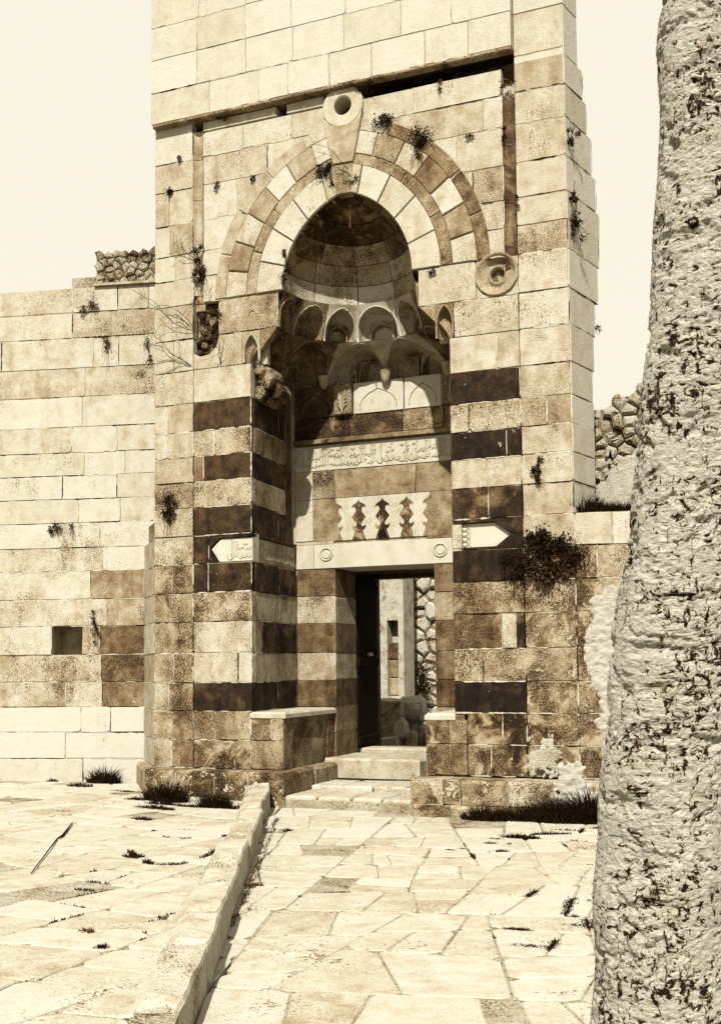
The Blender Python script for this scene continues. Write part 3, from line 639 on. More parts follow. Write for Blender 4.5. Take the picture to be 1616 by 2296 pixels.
# small hollows cut in the front face at both sides
prism('stone',[(-4.30,5.82),(-4.30,6.03),(-4.50,6.03)],FA,0,.12,M_ST,panel,.7,.5,.2,.004,0,1); prism('stone',[(-6.66,5.76),(-6.42,6.03),(-6.66,6.03)],FA,0,.12,M_ST,panel,.7,.5,.2,.004,0,1)
niche(FA,-4.295,-4.075,5.62,6.03,.13,muq,.6,.5,wf=.42,sp=.4,d=.0,top=.95); niche(FA,-6.925,-6.665,5.62,6.03,.1,muq,.75,.4,wf=.36,sp=.35,top=.85)
core2.box(FA,-4.3,-4.07,.15,.2,5.6,6.03); core2.box(FA,-6.93,-6.63,.12,.2,5.6,6.03)
for a in (-6.78,-4.29):
    m2=MB(); m2.tube([FA(a+.06*math.cos(t),-.002,6.2+.09*math.sin(t)) for t in [PI*k/8 for k in range(9)]],.006,4); m2.build('arch_line',M_SM,panel,(.6,.4,0,.5))
# broken corner stones hanging at the left, under the tiers
random.seed(5)
for (a,z,d,w,h) in ((-6.66,5.42,.12,.22,.3),(-6.74,5.24,.1,.16,.22),(-6.58,5.27,.25,.2,.22),(-6.72,5.52,.05,.14,.14)):
    poly=[(a+w*.5*math.cos(q*PI/4.5)*random.uniform(.8,1.1),z+h*.5*math.sin(q*PI/4.5)*random.uniform(.8,1.1)) for q in range(9)]
    prism('broken_stone',poly,FA,d-.0,d+.3,M_RUB,muq,.62+jit(.15),.75,.4,.012,.008,2)
fill(panel,core2); fill(wall,core); fill(pierL,cpl); fill(pierR,cpr)
M_DIRT=simple('joint_dirt',.13,.1,60,.003)
o=dirt.build('joint_dirt',M_DIRT,portal); o['kind']='stuff'; dirt=MB(); o=lime.build('joint_lime',M_MORT,o.parent,(.97,.05,0,.5)); o['kind']='stuff'; lime=MB()
# ---- half dome
dome=part('half_dome',mat=M_RUB,col=(.4,.7,.1,.5)); dm=MB()
def dpt(z,ph,off=0.):
    wz=ringw(z,.875,1.14); k=wz/.875
    return Vector((CX-(wz+off)*math.cos(ph),.01+(1.0*k**.8+off)*math.sin(ph),z))
DZ=[6.49,6.74,6.99,7.22,7.42,7.56,7.622]
for i in range(6):
    for k in range(16):
        zz=[DZ[i],DZ[i+1]]; dm.quad(dpt(zz[0],PI*k/16,.03),dpt(zz[0],PI*(k+1)/16,.03),dpt(zz[1],PI*(k+1)/16,.03),dpt(zz[1],PI*k/16,.03))
fill(dome,dm)
tones=[[.86,.95,.93,.72,.6],[.6,.72,.82,.9,.5],[.48,.66,.7,.6,.5],[.32,.4,.42,.45,.75],[.25,.3,.35,.5],[.2,.25,.3]]  # tones darken towards the crown and left: the vault's shade put into colour
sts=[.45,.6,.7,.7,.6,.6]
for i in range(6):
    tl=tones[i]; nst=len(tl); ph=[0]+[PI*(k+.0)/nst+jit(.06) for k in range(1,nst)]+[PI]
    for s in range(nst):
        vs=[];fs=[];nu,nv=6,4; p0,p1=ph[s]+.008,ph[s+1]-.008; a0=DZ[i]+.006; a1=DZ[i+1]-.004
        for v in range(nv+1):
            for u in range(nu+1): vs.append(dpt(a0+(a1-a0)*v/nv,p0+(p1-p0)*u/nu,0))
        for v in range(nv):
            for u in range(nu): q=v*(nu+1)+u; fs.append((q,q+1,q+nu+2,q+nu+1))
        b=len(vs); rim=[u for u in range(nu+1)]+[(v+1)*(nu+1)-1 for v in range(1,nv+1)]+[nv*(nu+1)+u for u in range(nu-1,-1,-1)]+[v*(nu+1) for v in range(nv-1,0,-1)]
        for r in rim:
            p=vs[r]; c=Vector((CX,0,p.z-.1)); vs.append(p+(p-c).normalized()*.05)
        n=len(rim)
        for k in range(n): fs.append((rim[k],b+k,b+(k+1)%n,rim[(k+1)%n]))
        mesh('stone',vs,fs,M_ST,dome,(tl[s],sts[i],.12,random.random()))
# ---- benches inside the recess
random.seed(11)
def bench(x0,x1,lab):
    b=part('bench',mat=M_ST,col=(.62,.7,.4,.5)); m2=MB(); m2.box(FA,x0+.02,x1-.02,.03,RD-.02,.3,1.06); fill(b,m2); b['label']=lab
    zs=[.42,.78,1.06]
    for q in range(2):
        js=[x0,(x0+x1)/2+jit(.05),x1] if q else [x0,x1]
        course(FA,js,zs[q],zs[q+1]+.0,[.62,.7],b,None,depth=.06,stain=.7,chip=.5)
    return b
bL=bench(-6.82,-6.37,'bench at the left with a sunk rectangular side panel')
sideL=RFr(Fr((-6.37,.0),(0,1)),1); sideL.f.n=Vector((1,0))
for poly,dd,t in (([(0.005,.42),(.28,.42),(.22,.62),(.3,1.0),(.3,1.06),(0.005,1.06)],0,.55),([(.22,.42),(1.32,.42),(1.32,.98),(.30,.98)],.05,.42),([(.3,.98),(1.55,.98),(1.55,1.06),(.3,1.06)],0,.55),([(1.33,.42),(1.55,.42),(1.55,.975),(1.33,.975)],.0,.5)):
    prism('side_stone',poly,sideL,dd-.005,.1,M_ST,bL,t,.55,.2,.008,.003,2)
prism('bench_top',[(-6.83,-.015),(-6.33,-.015),(-6.34,.6),(-6.33,1.55),(-6.9,1.55),(-6.83,.4)],flat(1.135),0,.075,M_ST,bL,.9,.25,.4,.025,.01,4)
bR=bench(-4.49,-3.99,'bench at the right with a worn rounded corner')
prism('bench_top',[(-4.51,-.0),(-4.13,-.0),(-4.13,1.55),(-4.50,1.55)],flat(1.135),0,.075,M_ST,bR,.92,.2,.4,.03,.008,4)
sideR=RFr(Fr((-4.49,1.55),(0,-1)),1); sideR.f.n=Vector((-1,0))
for a in (0,.78): prism('side_stone',[(a+.005,.42),(a+.77,.42),(a+.77,1.05),(a+.005,1.05)],sideR,-.005,.1,M_ST,bR,.7,.4,.3,.008,.003,2)
# ---- plinths
def plinth(pts,z1,lab,seed,tones):
    random.seed(seed)
    p=part('plinth',mat=M_ST,col=(.75,.4,.3,.5)); m2=MB(); 
    poly=pts; q=inset(poly if area(poly)>0 else poly[::-1],.03)
    vs,fs=prism_geo(q,flat(z1-.02),0,z1+.1,.01); m2.add(vs,fs); fill(p,m2); p['label']=lab
    return p
pl=[(-8.93,.62),(-8.19,-.34),(-6.21,-.34),(-6.20,1.5),(-8.5,1.5)]
pLo=plinth(pl,.42,'plinth ledge under the left pier, splayed at its outer end',1,None)
def ledge(p,a,b,z1,tones,n,h0=-.05,stain=.7,chip=.5,flip=False,thick=.4):
    fr=Fr(a,(b[0]-a[0],b[1]-a[1])); L=math.hypot(b[0]-a[0],b[1]-a[1]); js=split(0,L,L/n)
    for i in range(n):
        t=tones[i%len(tones)]
        prism('stone',[(js[i]+.004,h0),(js[i+1]-.004,h0),(js[i+1]-.004,z1-.005),(js[i]+.004,z1-.005)],fr,0,thick,M_ST,p,t,stain,chip,.035,.006,3)
ledge(pLo,pl[0],pl[1],.42,[.78,.7],2,stain=.35)
ledge(pLo,pl[1],pl[2],.42,[.7,.62,.64,.72],4,stain=.75,chip=.7)
ledge(pLo,(-6.21,-.34),(-6.20,1.5),.42,[.6,.62],2,stain=.55)
pr=[(-4.56,-.42),(-2.9,-.40),(-1.9,-.1),(-1.2,.5),(-1.5,1.5),(-4.5,1.5)]
pRo=plinth(pr,.41,'plinth ledge under the right pier, half smothered in lime and grass',2,None)
ledge(pRo,pr[0],pr[1],.41,[.7,.66,.9],3,h0=.1,stain=.65,chip=.7); ledge(pRo,pr[1],pr[2],.41,[.85,.8],2,h0=.1,stain=.45,chip=.8)
ledge(pRo,pr[2],pr[3],.41,[.85,.8],2,h0=.1,stain=.45,chip=.8)
ledge(pRo,(-4.55,1.5),(-4.56,-.42),.41,[.75,.8],2,stain=.3)
ledge(pRo,(-4.52,-.48),(-2.4,-.46),.13,[.62,.72,.5,.6,.66],5,h0=-.05,stain=.7,chip=.5)
# steps
st=part('door_sill',mat=M_ST); m2=MB(); m2.box(FA,-6.25,-4.55,1.42,2.3,-.1,.24); fill(st,m2)
prism('step_stone',[(-6.42,1.28),(-5.05,1.32),(-5.0,2.32),(-6.42,2.32)],flat(.47),0,.26,M_ST,st,.88,.3,.4,.03,.008,4)
prism('step_stone',[(-6.3,2.34),(-4.95,2.34),(-4.95,2.75),(-6.3,2.75)],flat(.53),0,.26,M_ST,st,.85,.3,.4,.02,.008,4)
ld=part('landing',mat=M_SOIL,col=(.8,.3,.3,.5)); m2=MB(); m2.box(FA,-6.3,-4.5,-.28,1.4,-.1,.10); fill(ld,m2)
for k in range(8):
    x0=-6.22+(k%4)*.43; y0=-.27+(k//4)*.75
    prism('step_stone',[(x0+.01+jit(.03),y0),(x0+.42+jit(.03),y0),(x0+.42+jit(.04),y0+.73+jit(.05)),(x0+.01,y0+.73+jit(.05))],flat(.14+jit(.012)+.055*(k//4)),0,.2,M_PAVE,ld,.9,.25,.3,.02,.01,3)
# ---- door leaf, opened inwards
dx0,dy0,dx1,dy1=-6.315,2.33,-6.45,3.45
dl=part('door_leaf',mat=M_WOOD); DF=RFr(Fr((dx0,dy0),(dx1-dx0,dy1-dy0)),1); DF.f.n=Vector((DF.f.d.y,-DF.f.d.x))
m2=MB(); m2.box(DF,0,1.1,.03,.07,.52,3.02); fill(dl,m2)
for k in range(5): prism('plank',[(.01+k*.218,.53),(.222+k*.218,.53),(.222+k*.218,3.0),(.01+k*.218,3.0)],DF,.012,.03,M_WOOD,dl,.2,.2,0,.004,.001,2)
for z in (.62,1.75,2.85): prism('rail',[(.0,z-.06),(1.1,z-.06),(1.1,z+.06),(.0,z+.06)],DF,-.012,.012,M_WOOD,dl,.2,.2,0,.006,0,1)
prism('latch',[(.42,1.84),(.6,1.84),(.6,1.89),(.42,1.89)],DF,-.05,-.012,M_IRON,dl,.6,.2,0,.004,0,1)
prism('latch_plate',[(.44,1.70),(.58,1.70),(.58,1.84),(.44,1.84)],DF,-.022,-.012,M_WOOD,dl,.6,.2,0,.003,0,1)
# vestibule behind the doorway
ve=part('vestibule',mat=M_RUB,col=(.4,.5,.1,.5)); m2=MB()
m2.box(FA,-8.2,-7.3,2.3,4.3,0,3.5); m2.box(FA,-4.45,-4.1,2.3,4.3,0,3.5); m2.box(FA,-7.4,-4.1,2.3,4.3,3.14,3.5)
m2.box(FA,-7.4,-6.76,4.05,4.3,0,3.2); m2.box(FA,-4.9,-4.1,4.05,4.3,0,3.2); m2.box(FA,-6.8,-4.85,4.02,4.3,3.08,3.3); fill(ve,m2)
prism('floor_slab',[(-7.3,2.76),(-4.45,2.76),(-4.45,4.4),(-7.3,4.4)],flat(.42),0,.3,M_PAVE,ve,.85,.3,.3,.01,.005,3)
# splayed buttress at the left foot of the portal
SP=Fr((-8.90,.76),(.652,-.757)); Lsp=math.hypot(.652,.757); bt=part('buttress'); cb_=MB()
for i in range(0,8):
    z0,z1=LV[i],LV[i+1]
    course(SP,[0,Lsp-.005],z0,z1,.8,bt,cb_,stain=.35,chip=.5)
course(SP,[Lsp*.45,Lsp-.005],LV[8]-.01,LV[8]+.22,.6,bt,cb_,stain=.6); fill(bt,cb_)
# right flank of the tower, turned away and ragged at its back edge
FL_=Fr((XR,0),(.42,1.9)); fk=part('flank'); cf=MB()
for i in range(8,len(LV)-1):
    z0,z1=LV[i],LV[i+1]; L=(.62 if z0<5 else (.62+.33*(z0-5)/1.8 if z0<6.8 else .95-.27*(z0-6.8)))+jit(.02)
    course(FL_,[.005,L],z0,z1,[.95,.9],fk,cf,stain=.12,chip=.6)
for a,b in ((8.82,9.42),(9.42,9.88),(9.88,10.34),(10.34,10.8)): course(FL_,[.005,.4],a,b,.95,fk,cf,stain=.1,chip=.6)
fill(fk,cf)
# ================================================================ LEFT SIDE WALL
random.seed(31)
sw=empty('side_wall'); tag(sw,'pale ashlar wall left of the portal with a square hole and a rubble top','wall')
wd=math.radians(14); LW=Fr((-9.067,.76),(math.cos(wd),math.sin(wd)))
vz=[644,699,756,824,888,956,1013,1065,1118,1171,1227,1279,1343,1403,1467,1528,1584,1641,1700]
zz=[PL(200,v,LW)[1] for v in vz]+[0.0]
A=lambda u,v=1200:PL(u,v,LW)[0]
aL,aR=-4.6,1.1
JW={0:[A(160),A(262),A(333)],1:[A(160),A(250)],2:[A(207),A(265)],3:[A(190)],4:[A(183)],5:[A(160),A(262)],6:[A(188),A(280)],7:[A(140),A(262)],8:[A(176),A(270)],9:[A(140),A(225)],10:[A(230)],11:[A(205)],12:[A(240)],13:[A(118),A(186),A(225)],14:[A(230)],15:[A(150),A(232)],16:[A(185),A(250)],17:[A(150)],18:[A(190)]}
swall=part('wall',sw); cw=MB()
for i in range(len(zz)-1):
    z1,z0=zz[i],zz[i+1]; js=[aL]+[aL+.8+jit(.1),aL+1.6+jit(.1),aL+2.5+jit(.1)]+JW[i]+[aR]; js=sorted(set(js))
    n=len(js)-1; tl=[.93]*n; s_=.12
    if i<4: tl=[.86]*n; s_=.3
    if i>8: s_=.32
    if i in (11,12): tl=[.9]*(n-1)+[.7]; s_=.4
    if 13<=i<=15: tl=[.9]*(n-1)+[.5]; s_=.45
    if i>15: tl=[1.04]*n; s_=.03
    if i==13:
        k=js.index(A(118)); course(LW,js[:k+1],z0,z1,tl,swall,cw,stain=s_,chip=.5); course(LW,js[k+1:],z0,z1,[.75,.45],swall,cw,stain=.5,chip=.4)
        cw.box(LW,js[k],js[k+1],.40,.44,z0,z1); hx=(js[k],js[k+1],z0,z1)
    else: course(LW,js,z0,z1,tl,swall,cw,stain=s_,chip=.5)
cw.box(LW,aL,hx[0],.15,.8,-.1,zz[0]-.01); cw.box(LW,hx[1],aR,.15,.8,-.1,zz[0]-.01); cw.box(LW,hx[0],hx[1],.42,.8,-.1,zz[0]-.01); cw.box(LW,hx[0],hx[1],.15,.42,-.1,hx[2]); cw.box(LW,hx[0],hx[1],.15,.42,hx[3],zz[0]-.01)
fill(swall,cw)
# rubble stones on a frame: Voronoi-like cells clipped from a jittered grid
def clip(poly,m,n):
    out=[]; k=len(poly)
    for i in range(k):
        a,b=poly[i],poly[(i+1)%k]; da=(a-m).dot(n); db=(b-m).dot(n)
        if da<=0: out.append(a)
        if (da<0<db) or (db<0<da): out.append(a.lerp(b,da/(da-db)))
    return out
def cells(a0,a1,b0,b1,sx,sy,j=.38,inside=None,row_off=.5):
    pts={}; nx=int((a1-a0)/sx)+1; ny=int((b1-b0)/sy)+1
    for i in range(-1,nx+1):
        for k in range(-1,ny+1): pts[i,k]=Vector((a0+(i+.5+(row_off if k%2 else 0))*sx+jit(j)*sx,b0+(k+.5)*sy+jit(j)*sy))
    res=[]
    for (i,k),p in pts.items():
        if inside and not inside(p): continue
        if not inside and not (a0<=p.x<=a1 and b0<=p.y<=b1): continue
        poly=[p+Vector((x*sx*2,y*sy*2)) for x,y in ((-1,-1),(1,-1),(1,1),(-1,1))]
        for di in range(-2,3):
            for dk in range(-2,3):
                q=pts.get((i+di,k+dk))
                if q is None or q is p: continue
                poly=clip(poly,(p+q)/2,(q-p))
                if len(poly)<3: break
            if len(poly)<3: break
        if len(poly)>=3: res.append((p,poly))
    return res
def rubble(fr,a0,a1,b0,b1,sx,sy,parent,tone=(.5,.95),stain=.45,d=(-.03,.04),depth=.2,g=.012,inside=None,ch=.03,mat=None):
    for p,poly in cells(a0,a1,b0,b1,sx,sy,.36,inside):
        q=[(v.x,v.y) for v in poly]; q=inset(q if area(q)>0 else q[::-1],g*random.uniform(.6,1.8))
        if area(q)<.0006: continue
        prism('rubble_stone',q,fr,random.uniform(*d),depth,mat or M_RUB,parent,random.uniform(*tone),stain,.3,min(ch,.25*math.sqrt(area(q))),.006,2)
zc=zz[0]; zc1=PL(280,560,LW)[1]
o=dirt.build('joint_dirt',M_DIRT,sw); o['kind']='stuff'; dirt=MB(); o=lime.build('joint_lime',M_MORT,o.parent,(.97,.05,0,.5)); o['kind']='stuff'; lime=MB()
rt=part('rubble_top',sw,M_RUB,(.85,.4,.3,.5)); m2=MB(); m2.box(LW,A(213,600),aR,.06,.7,zc,zc1-.05); m2.box(LW,A(150,600),A(213,600),.2,.6,zc,zc+.22); fill(rt,m2)
rubble(LW,A(213,600),aR,zc+.02,zc1,.13,.1,rt,(.8,1.),.75,(-.02,.03),.1,.004,ch=.02)
mb=MB(); mb.box(LW,A(213,600),aR,-.05,.3,zc+.002,zc+.035); mb.build('ledge',M_ST,sw,(.8,.3,.2,.5))
# ================================================================ RIGHT LOW WALL
random.seed(41)
lw=empty('low_wall'); tag(lw,'low ashlar wall right of the portal running behind the tree trunk','wall')
ang=rad(10); LO=Fr((XR+.003,0),(math.cos(ang),math.sin(ang)))
lww=part('wall',lw); cl2=MB()
LT2={3.04:([0,.42,1.1,1.9],.86,.25),2.667:([0,.24,.75,1.9],.68,.65),2.291:([0,.5,1.2,1.9],.66,.72),1.886:([0,.62,1.9],.66,.7),1.507:([0,.3,.7,1.2,1.9],.7,.7),1.145:([0,.45,1.1,1.9],.6,.8),.78:([0,.55,1.2,1.9],.62,.8),.41:([0,.4,.95,1.9],.66,.8)}
for z0,(js,t,s_) in LT2.items():
    k=min(range(len(LV)),key=lambda q:abs(LV[q]-z0)); z1=LV[k+1]; course(LO,js,z0 if z0>3.04 else LV[k],z1-.0,[t,t+.08,t-.05],lww,cl2,stain=s_,chip=.6)
cl2.box(LO,0,1.9,.15,1.2,0,3.36); fill(lww,cl2); o=dirt.build('joint_dirt',M_DIRT,lw); o['kind']='stuff'; dirt=None; o=lime.build('joint_lime',M_MORT,lw,(.97,.05,0,.5)); o['kind']='stuff'
# lime-plaster mass where the wall has been patched and washed out
def blob(name,fr,outline,d0,amp,mat,parent,res=.014,sc=9,col=(.9,.2,.3,.5)):
    xs=[p[0] for p in outline]; ys=[p[1] for p in outline]; vs=[];idx={};fs=[]
    nx=int((max(xs)-min(xs))/res)+1; ny=int((max(ys)-min(ys))/res)+1
    def ins(x,y):
        c=False;n=len(outline)
        for i in range(n):
            (x1,y1),(x2,y2)=outline[i],outline[(i+1)%n]
            if (y1>y)!=(y2>y) and x<(x2-x1)*(y-y1)/(y2-y1)+x1: c=not c
        return c
    def dist(x,y):
        m_=9
        for i in range(len(outline)):
            a,b=Vector(outline[i]),Vector(outline[(i+1)%len(outline)]); p=Vector((x,y)); e=b-a; t=max(0,min(1,(p-a).dot(e)/e.length_squared)); m_=min(m_,(p-a-e*t).length)
        return m_
    for i in range(nx+1):
        for k in range(ny+1):
            x=min(xs)+i*res; y=min(ys)+k*res; xx=x+noise.fractal(Vector((x*6,y*6,3)),.5,2.2,6)*.13; yy=y+noise.fractal(Vector((x*6,y*6,9)),.5,2.2,6)*.13
            if ins(xx,yy):
                t=min(1,dist(xx,yy)/.09); nz=noise.fractal(Vector((x*sc,y*sc,1.7)),1.,2.,4)
                idx[i,k]=len(vs); vs.append(fr(x,d0+.012-(.012+amp)*t**.7-amp*nz*t,y))
    for (i,k) in list(idx):
        q=[(i,k),(i+1,k),(i+1,k+1),(i,k+1)]
        if all(c in idx for c in q): fs.append(tuple(idx[c] for c in q))
    return mesh(name,vs,fs,mat,parent,col,True)
pp=lambda u,v:PL(u,v,LO)
blob('lime_patch',LO,[pp(1318,1345),pp(1345,1300),pp(1372,1330),pp(1420,1340),pp(1430,1760),pp(1358,1750),pp(1356,1690),pp(1338,1640),pp(1322,1560),pp(1312,1480),pp(1306,1410)],-.0,.018,M_RUB,lw,.014,14,(1.05,.14,.8,.5))
blob('lime_patch',LO,[pp(1235,1760),pp(1262,1690),pp(1290,1700),pp(1330,1740),pp(1350,1800),pp(1300,1860),pp(1262,1840)],-.385,.02,M_RUB,lw,.014,14,(1.05,.14,.8,.5))
blob('lime_patch',LO,[pp(1170,1700),pp(1240,1640),pp(1262,1700),pp(1240,1745),pp(1185,1740)],.0,.004,M_RUB,lw,.014,14,(.97,.42,.8,.5))
# ---- rubble wall standing behind the low wall
bw_=empty('rubble_wall'); tag(bw_,'ragged rubble wall with a plastered lower face behind the low wall','wall')
BY=Fr((0,1.35),(1,0)); rw=part('rubble_core',bw_,M_RUB,(.62,.7,.3,.5)); m2=MB()
topz=lambda x:4.98+.12*math.sin(x*5)+.1*noise.noise(Vector((x*6,2,0)))+.12*max(0,x+2.0)
xa,xb=-2.95,-.6
for k in range(34):
    a=xa+(xb-xa)*k/34; b=xa+(xb-xa)*(k+1)/34; m2.box(BY,a,b,.05,.5,0,min(topz(a),topz(b))-.06)
fill(rw,m2)
def insr(p): return xa<p.x<xb and 3.3<p.y<topz(p.x)-.02
rubble(BY,xa,xb,3.25,5.3,.19,.125,bw_,(.8,1.),.6,(-.05,.05),.15,.006,insr,.03)
pb=lambda u,v:P(u,v,1.35)
blob('plaster_face',BY,[pb(1338,1090),pb(1352,1060),pb(1375,1040),pb(1385,1005),pb(1440,1000),pb(1500,1010),pb(1500,1180),pb(1330,1180)],-.06,.012,M_RUB,bw_,.02,8,(1.,.3,.6,.5))
# ================================================================ COURT BEHIND THE DOOR
cw_=empty('court_wall'); tag(cw_,'rubble wall of big pale stones seen through the open doorway','wall')
CYD=12.8; CF=Fr((0,CYD),(1,0)); crw=part('rubble_core',cw_,M_RUB,(.6,.7,.3,.5)); m2=MB(); m2.box(CF,-10.6,-6.5,.06,.6,-.2,5.6); fill(crw,m2)
rubble(CF,P(903,1500,12.8)[0],P(1000,1500,12.8)[0],.0,4.9,.36,.25,cw_,(.92,1.05),.4,(-.1,.06),.15,.01,None,.05)
pc=empty('court_pier'); tag(pc,'whitewashed pier with a dark window slit beyond the open door','pier')
PF=Fr((0,11.6),(1,0)); u=lambda q,v=1500:P(q,v,11.6)[0]
m2=MB(); zb=lambda v:P(880,v,11.6)[1]
m2.box(PF,u(800),u(868),0,.7,0,5.2); m2.box(PF,u(893),u(905),0,.7,0,5.2); m2.box(PF,u(868),u(893),0,.7,zb(1390),5.2); m2.box(PF,u(868),u(893),0,.7,0,zb(1560)); m2.box(PF,u(868),u(893),.35,.7,zb(1560),zb(1390))
m2.build('pier_body',M_RUB,pc,(1.,.42,.5,.5))
for k,(za,zb_) in enumerate(((1560,1520),(1520,1480),(1480,1440))): prism('stone',[(u(868),zb(za)+.01),(u(893),zb(za)+.01),(u(893),zb(zb_)),(u(868),zb(zb_))],PF,.12,.34,M_ST,pc,.7-.15*k,.4,.2,.02)
blk=empty('stone_block'); tag(blk,'upright square stone block standing beyond the door sill','stone block')
bx,by=P(870,1600,6.3)
b0,b1=P(846,1600,6.3)[0],P(893,1600,6.3)[0]
prism('block_body',[(b0,.35),(b1,.35),(b1+.02,P(870,1572,6.3)[1]),(b0,P(870,1566,6.3)[1])],Fr((0,6.3),(1,0)),0,.6,M_RUB,blk,.78,.6,.2,.03,.01,3)
prism('block_foot',[(b0-.1,.28),(P(890,1660,6.)[0],.28),(P(888,1660,6.)[0],P(870,1650,6.)[1]),(b0-.1,P(860,1660,6.)[1])],Fr((0,6.0),(1,0)),0,.4,M_RUB,blk,.9,.2,.2,.03,.01,3)
def rock(name,c,r,tone,stain,seed,label=None,group=None,mat=None):
    random.seed(seed); import bmesh
    bm=bmesh.new(); bmesh.ops.create_icosphere(bm,subdivisions=3,radius=1)
    for v in bm.verts:
        n=v.co.normalized(); k=1+.35*noise.noise(n*1.3+Vector((seed,0,0)))+.12*noise.noise(n*3.5+Vector((0,seed,0)))
        q=Vector((n.x*abs(n.x)**-.25 if abs(n.x)>.01 else 0,n.y,n.z*abs(n.z)**-.2 if abs(n.z)>.01 else 0))
        v.co=Vector((q.x*r[0]*k,q.y*r[1]*k,q.z*r[2]*k))
    me=bpy.data.meshes.new(name); bm.to_mesh(me); bm.free(); me.materials.append(mat or M_RUB)
    o=bpy.data.objects.new(name,me); COL.objects.link(o); o.location=c; o.rotation_euler=(jit(.3),jit(.3),jit(1)); o.color=(tone,stain,.4,.5)
    if label: tag(o,label,'boulder','boulders heaped beyond the door')
    return o
def rk(u_,v_,y,ru,rv,tone,seed,label):
    x,z=P(u_,v_,y); s=(y+D)/FL/math.cos(YAW)
    rock('boulder',(x,y,z),(ru*s,ru*s*.8,rv*s),tone,.5,seed,label)
rk(925,1592,6.8,34,32,1.05,3,'large pale boulder topping the heap beyond the door')
rk(900,1640,6.3,16,32,1.,4,'upright rough boulder left in the heap beyond the door')
rk(922,1665,6.2,12,28,.75,5,'narrow dark boulder in the foot of the heap beyond the door')
rk(948,1655,6.5,18,22,.6,6,'dark boulder half hidden by the right bench beyond the door')
rk(935,1632,6.9,22,16,1.,7,'flat boulder wedged in the middle of the heap beyond the door')
# ================================================================ GROUND
random.seed(51)
g=MB(); g.quad((-60,-40,-.055),(60,-40,-.055),(60,60,-.055),(-60,60,-.055)); go=g.build('ground',M_SOIL,None,(.74,.35,.3,.5)); go['kind']='structure'
# kerb line: from near to far, on the path side
kn=Vector((-3.53,-6.58)); kf=Vector((-6.46,-.2)); kd=(kf-kn).normalized(); kp=Vector((-kd.y,kd.x))   # kp points to the plaza
def pavement(name,lab,side,ztop,sx,sy,rng,seed,gap):
    random.seed(seed)
    base=bpy.data.meshes.new(name); base.materials.append(M_SOIL); o=bpy.data.objects.new(name,base); COL.objects.link(o); o['kind']='structure'; o.color=(.84,.5,.4,.5)
    return o
plaza=pavement('pavement','',-1,.12,0,0,None,1,0); path=pavement('path','',1,0,0,0,None,1,0)
m2=MB(); e=kn-kd*6; f2=kf
gx=[-16,-12,-10,-9,-8.5,-8,-7.5,-7,-6.5,-6,-5,-4,-3,-2,-1,0]; gy=[-14+.7*k for k in range(23)]
for i in range(len(gx)-1):
    for k in range(len(gy)-1):
        q=clip([Vector((gx[i],gy[k])),Vector((gx[i+1],gy[k])),Vector((gx[i+1],gy[k+1])),Vector((gx[i],gy[k+1]))],kn+kp*.02,-kp)
        if len(q)>2 and not(gx[i]>-6.4 and gy[k]>-.2): m2.quad(*[(p.x,p.y,zpl(p.y,p.x)-.009) for p in q])
for o_ in (): pass
if True: pass; fill(plaza,m2)
m2=MB(); m2.add([(e.x,e.y,-.008),(6,-13,-.008),(6,1,-.008),(f2.x+.1,f2.y+.3,-.008)],[(0,1,2,3)]); fill(path,m2)
def rotp(p,a): c,s=math.cos(a),math.sin(a); return Vector((p.x*c-p.y*s,p.x*s+p.y*c))
EDGES=[]
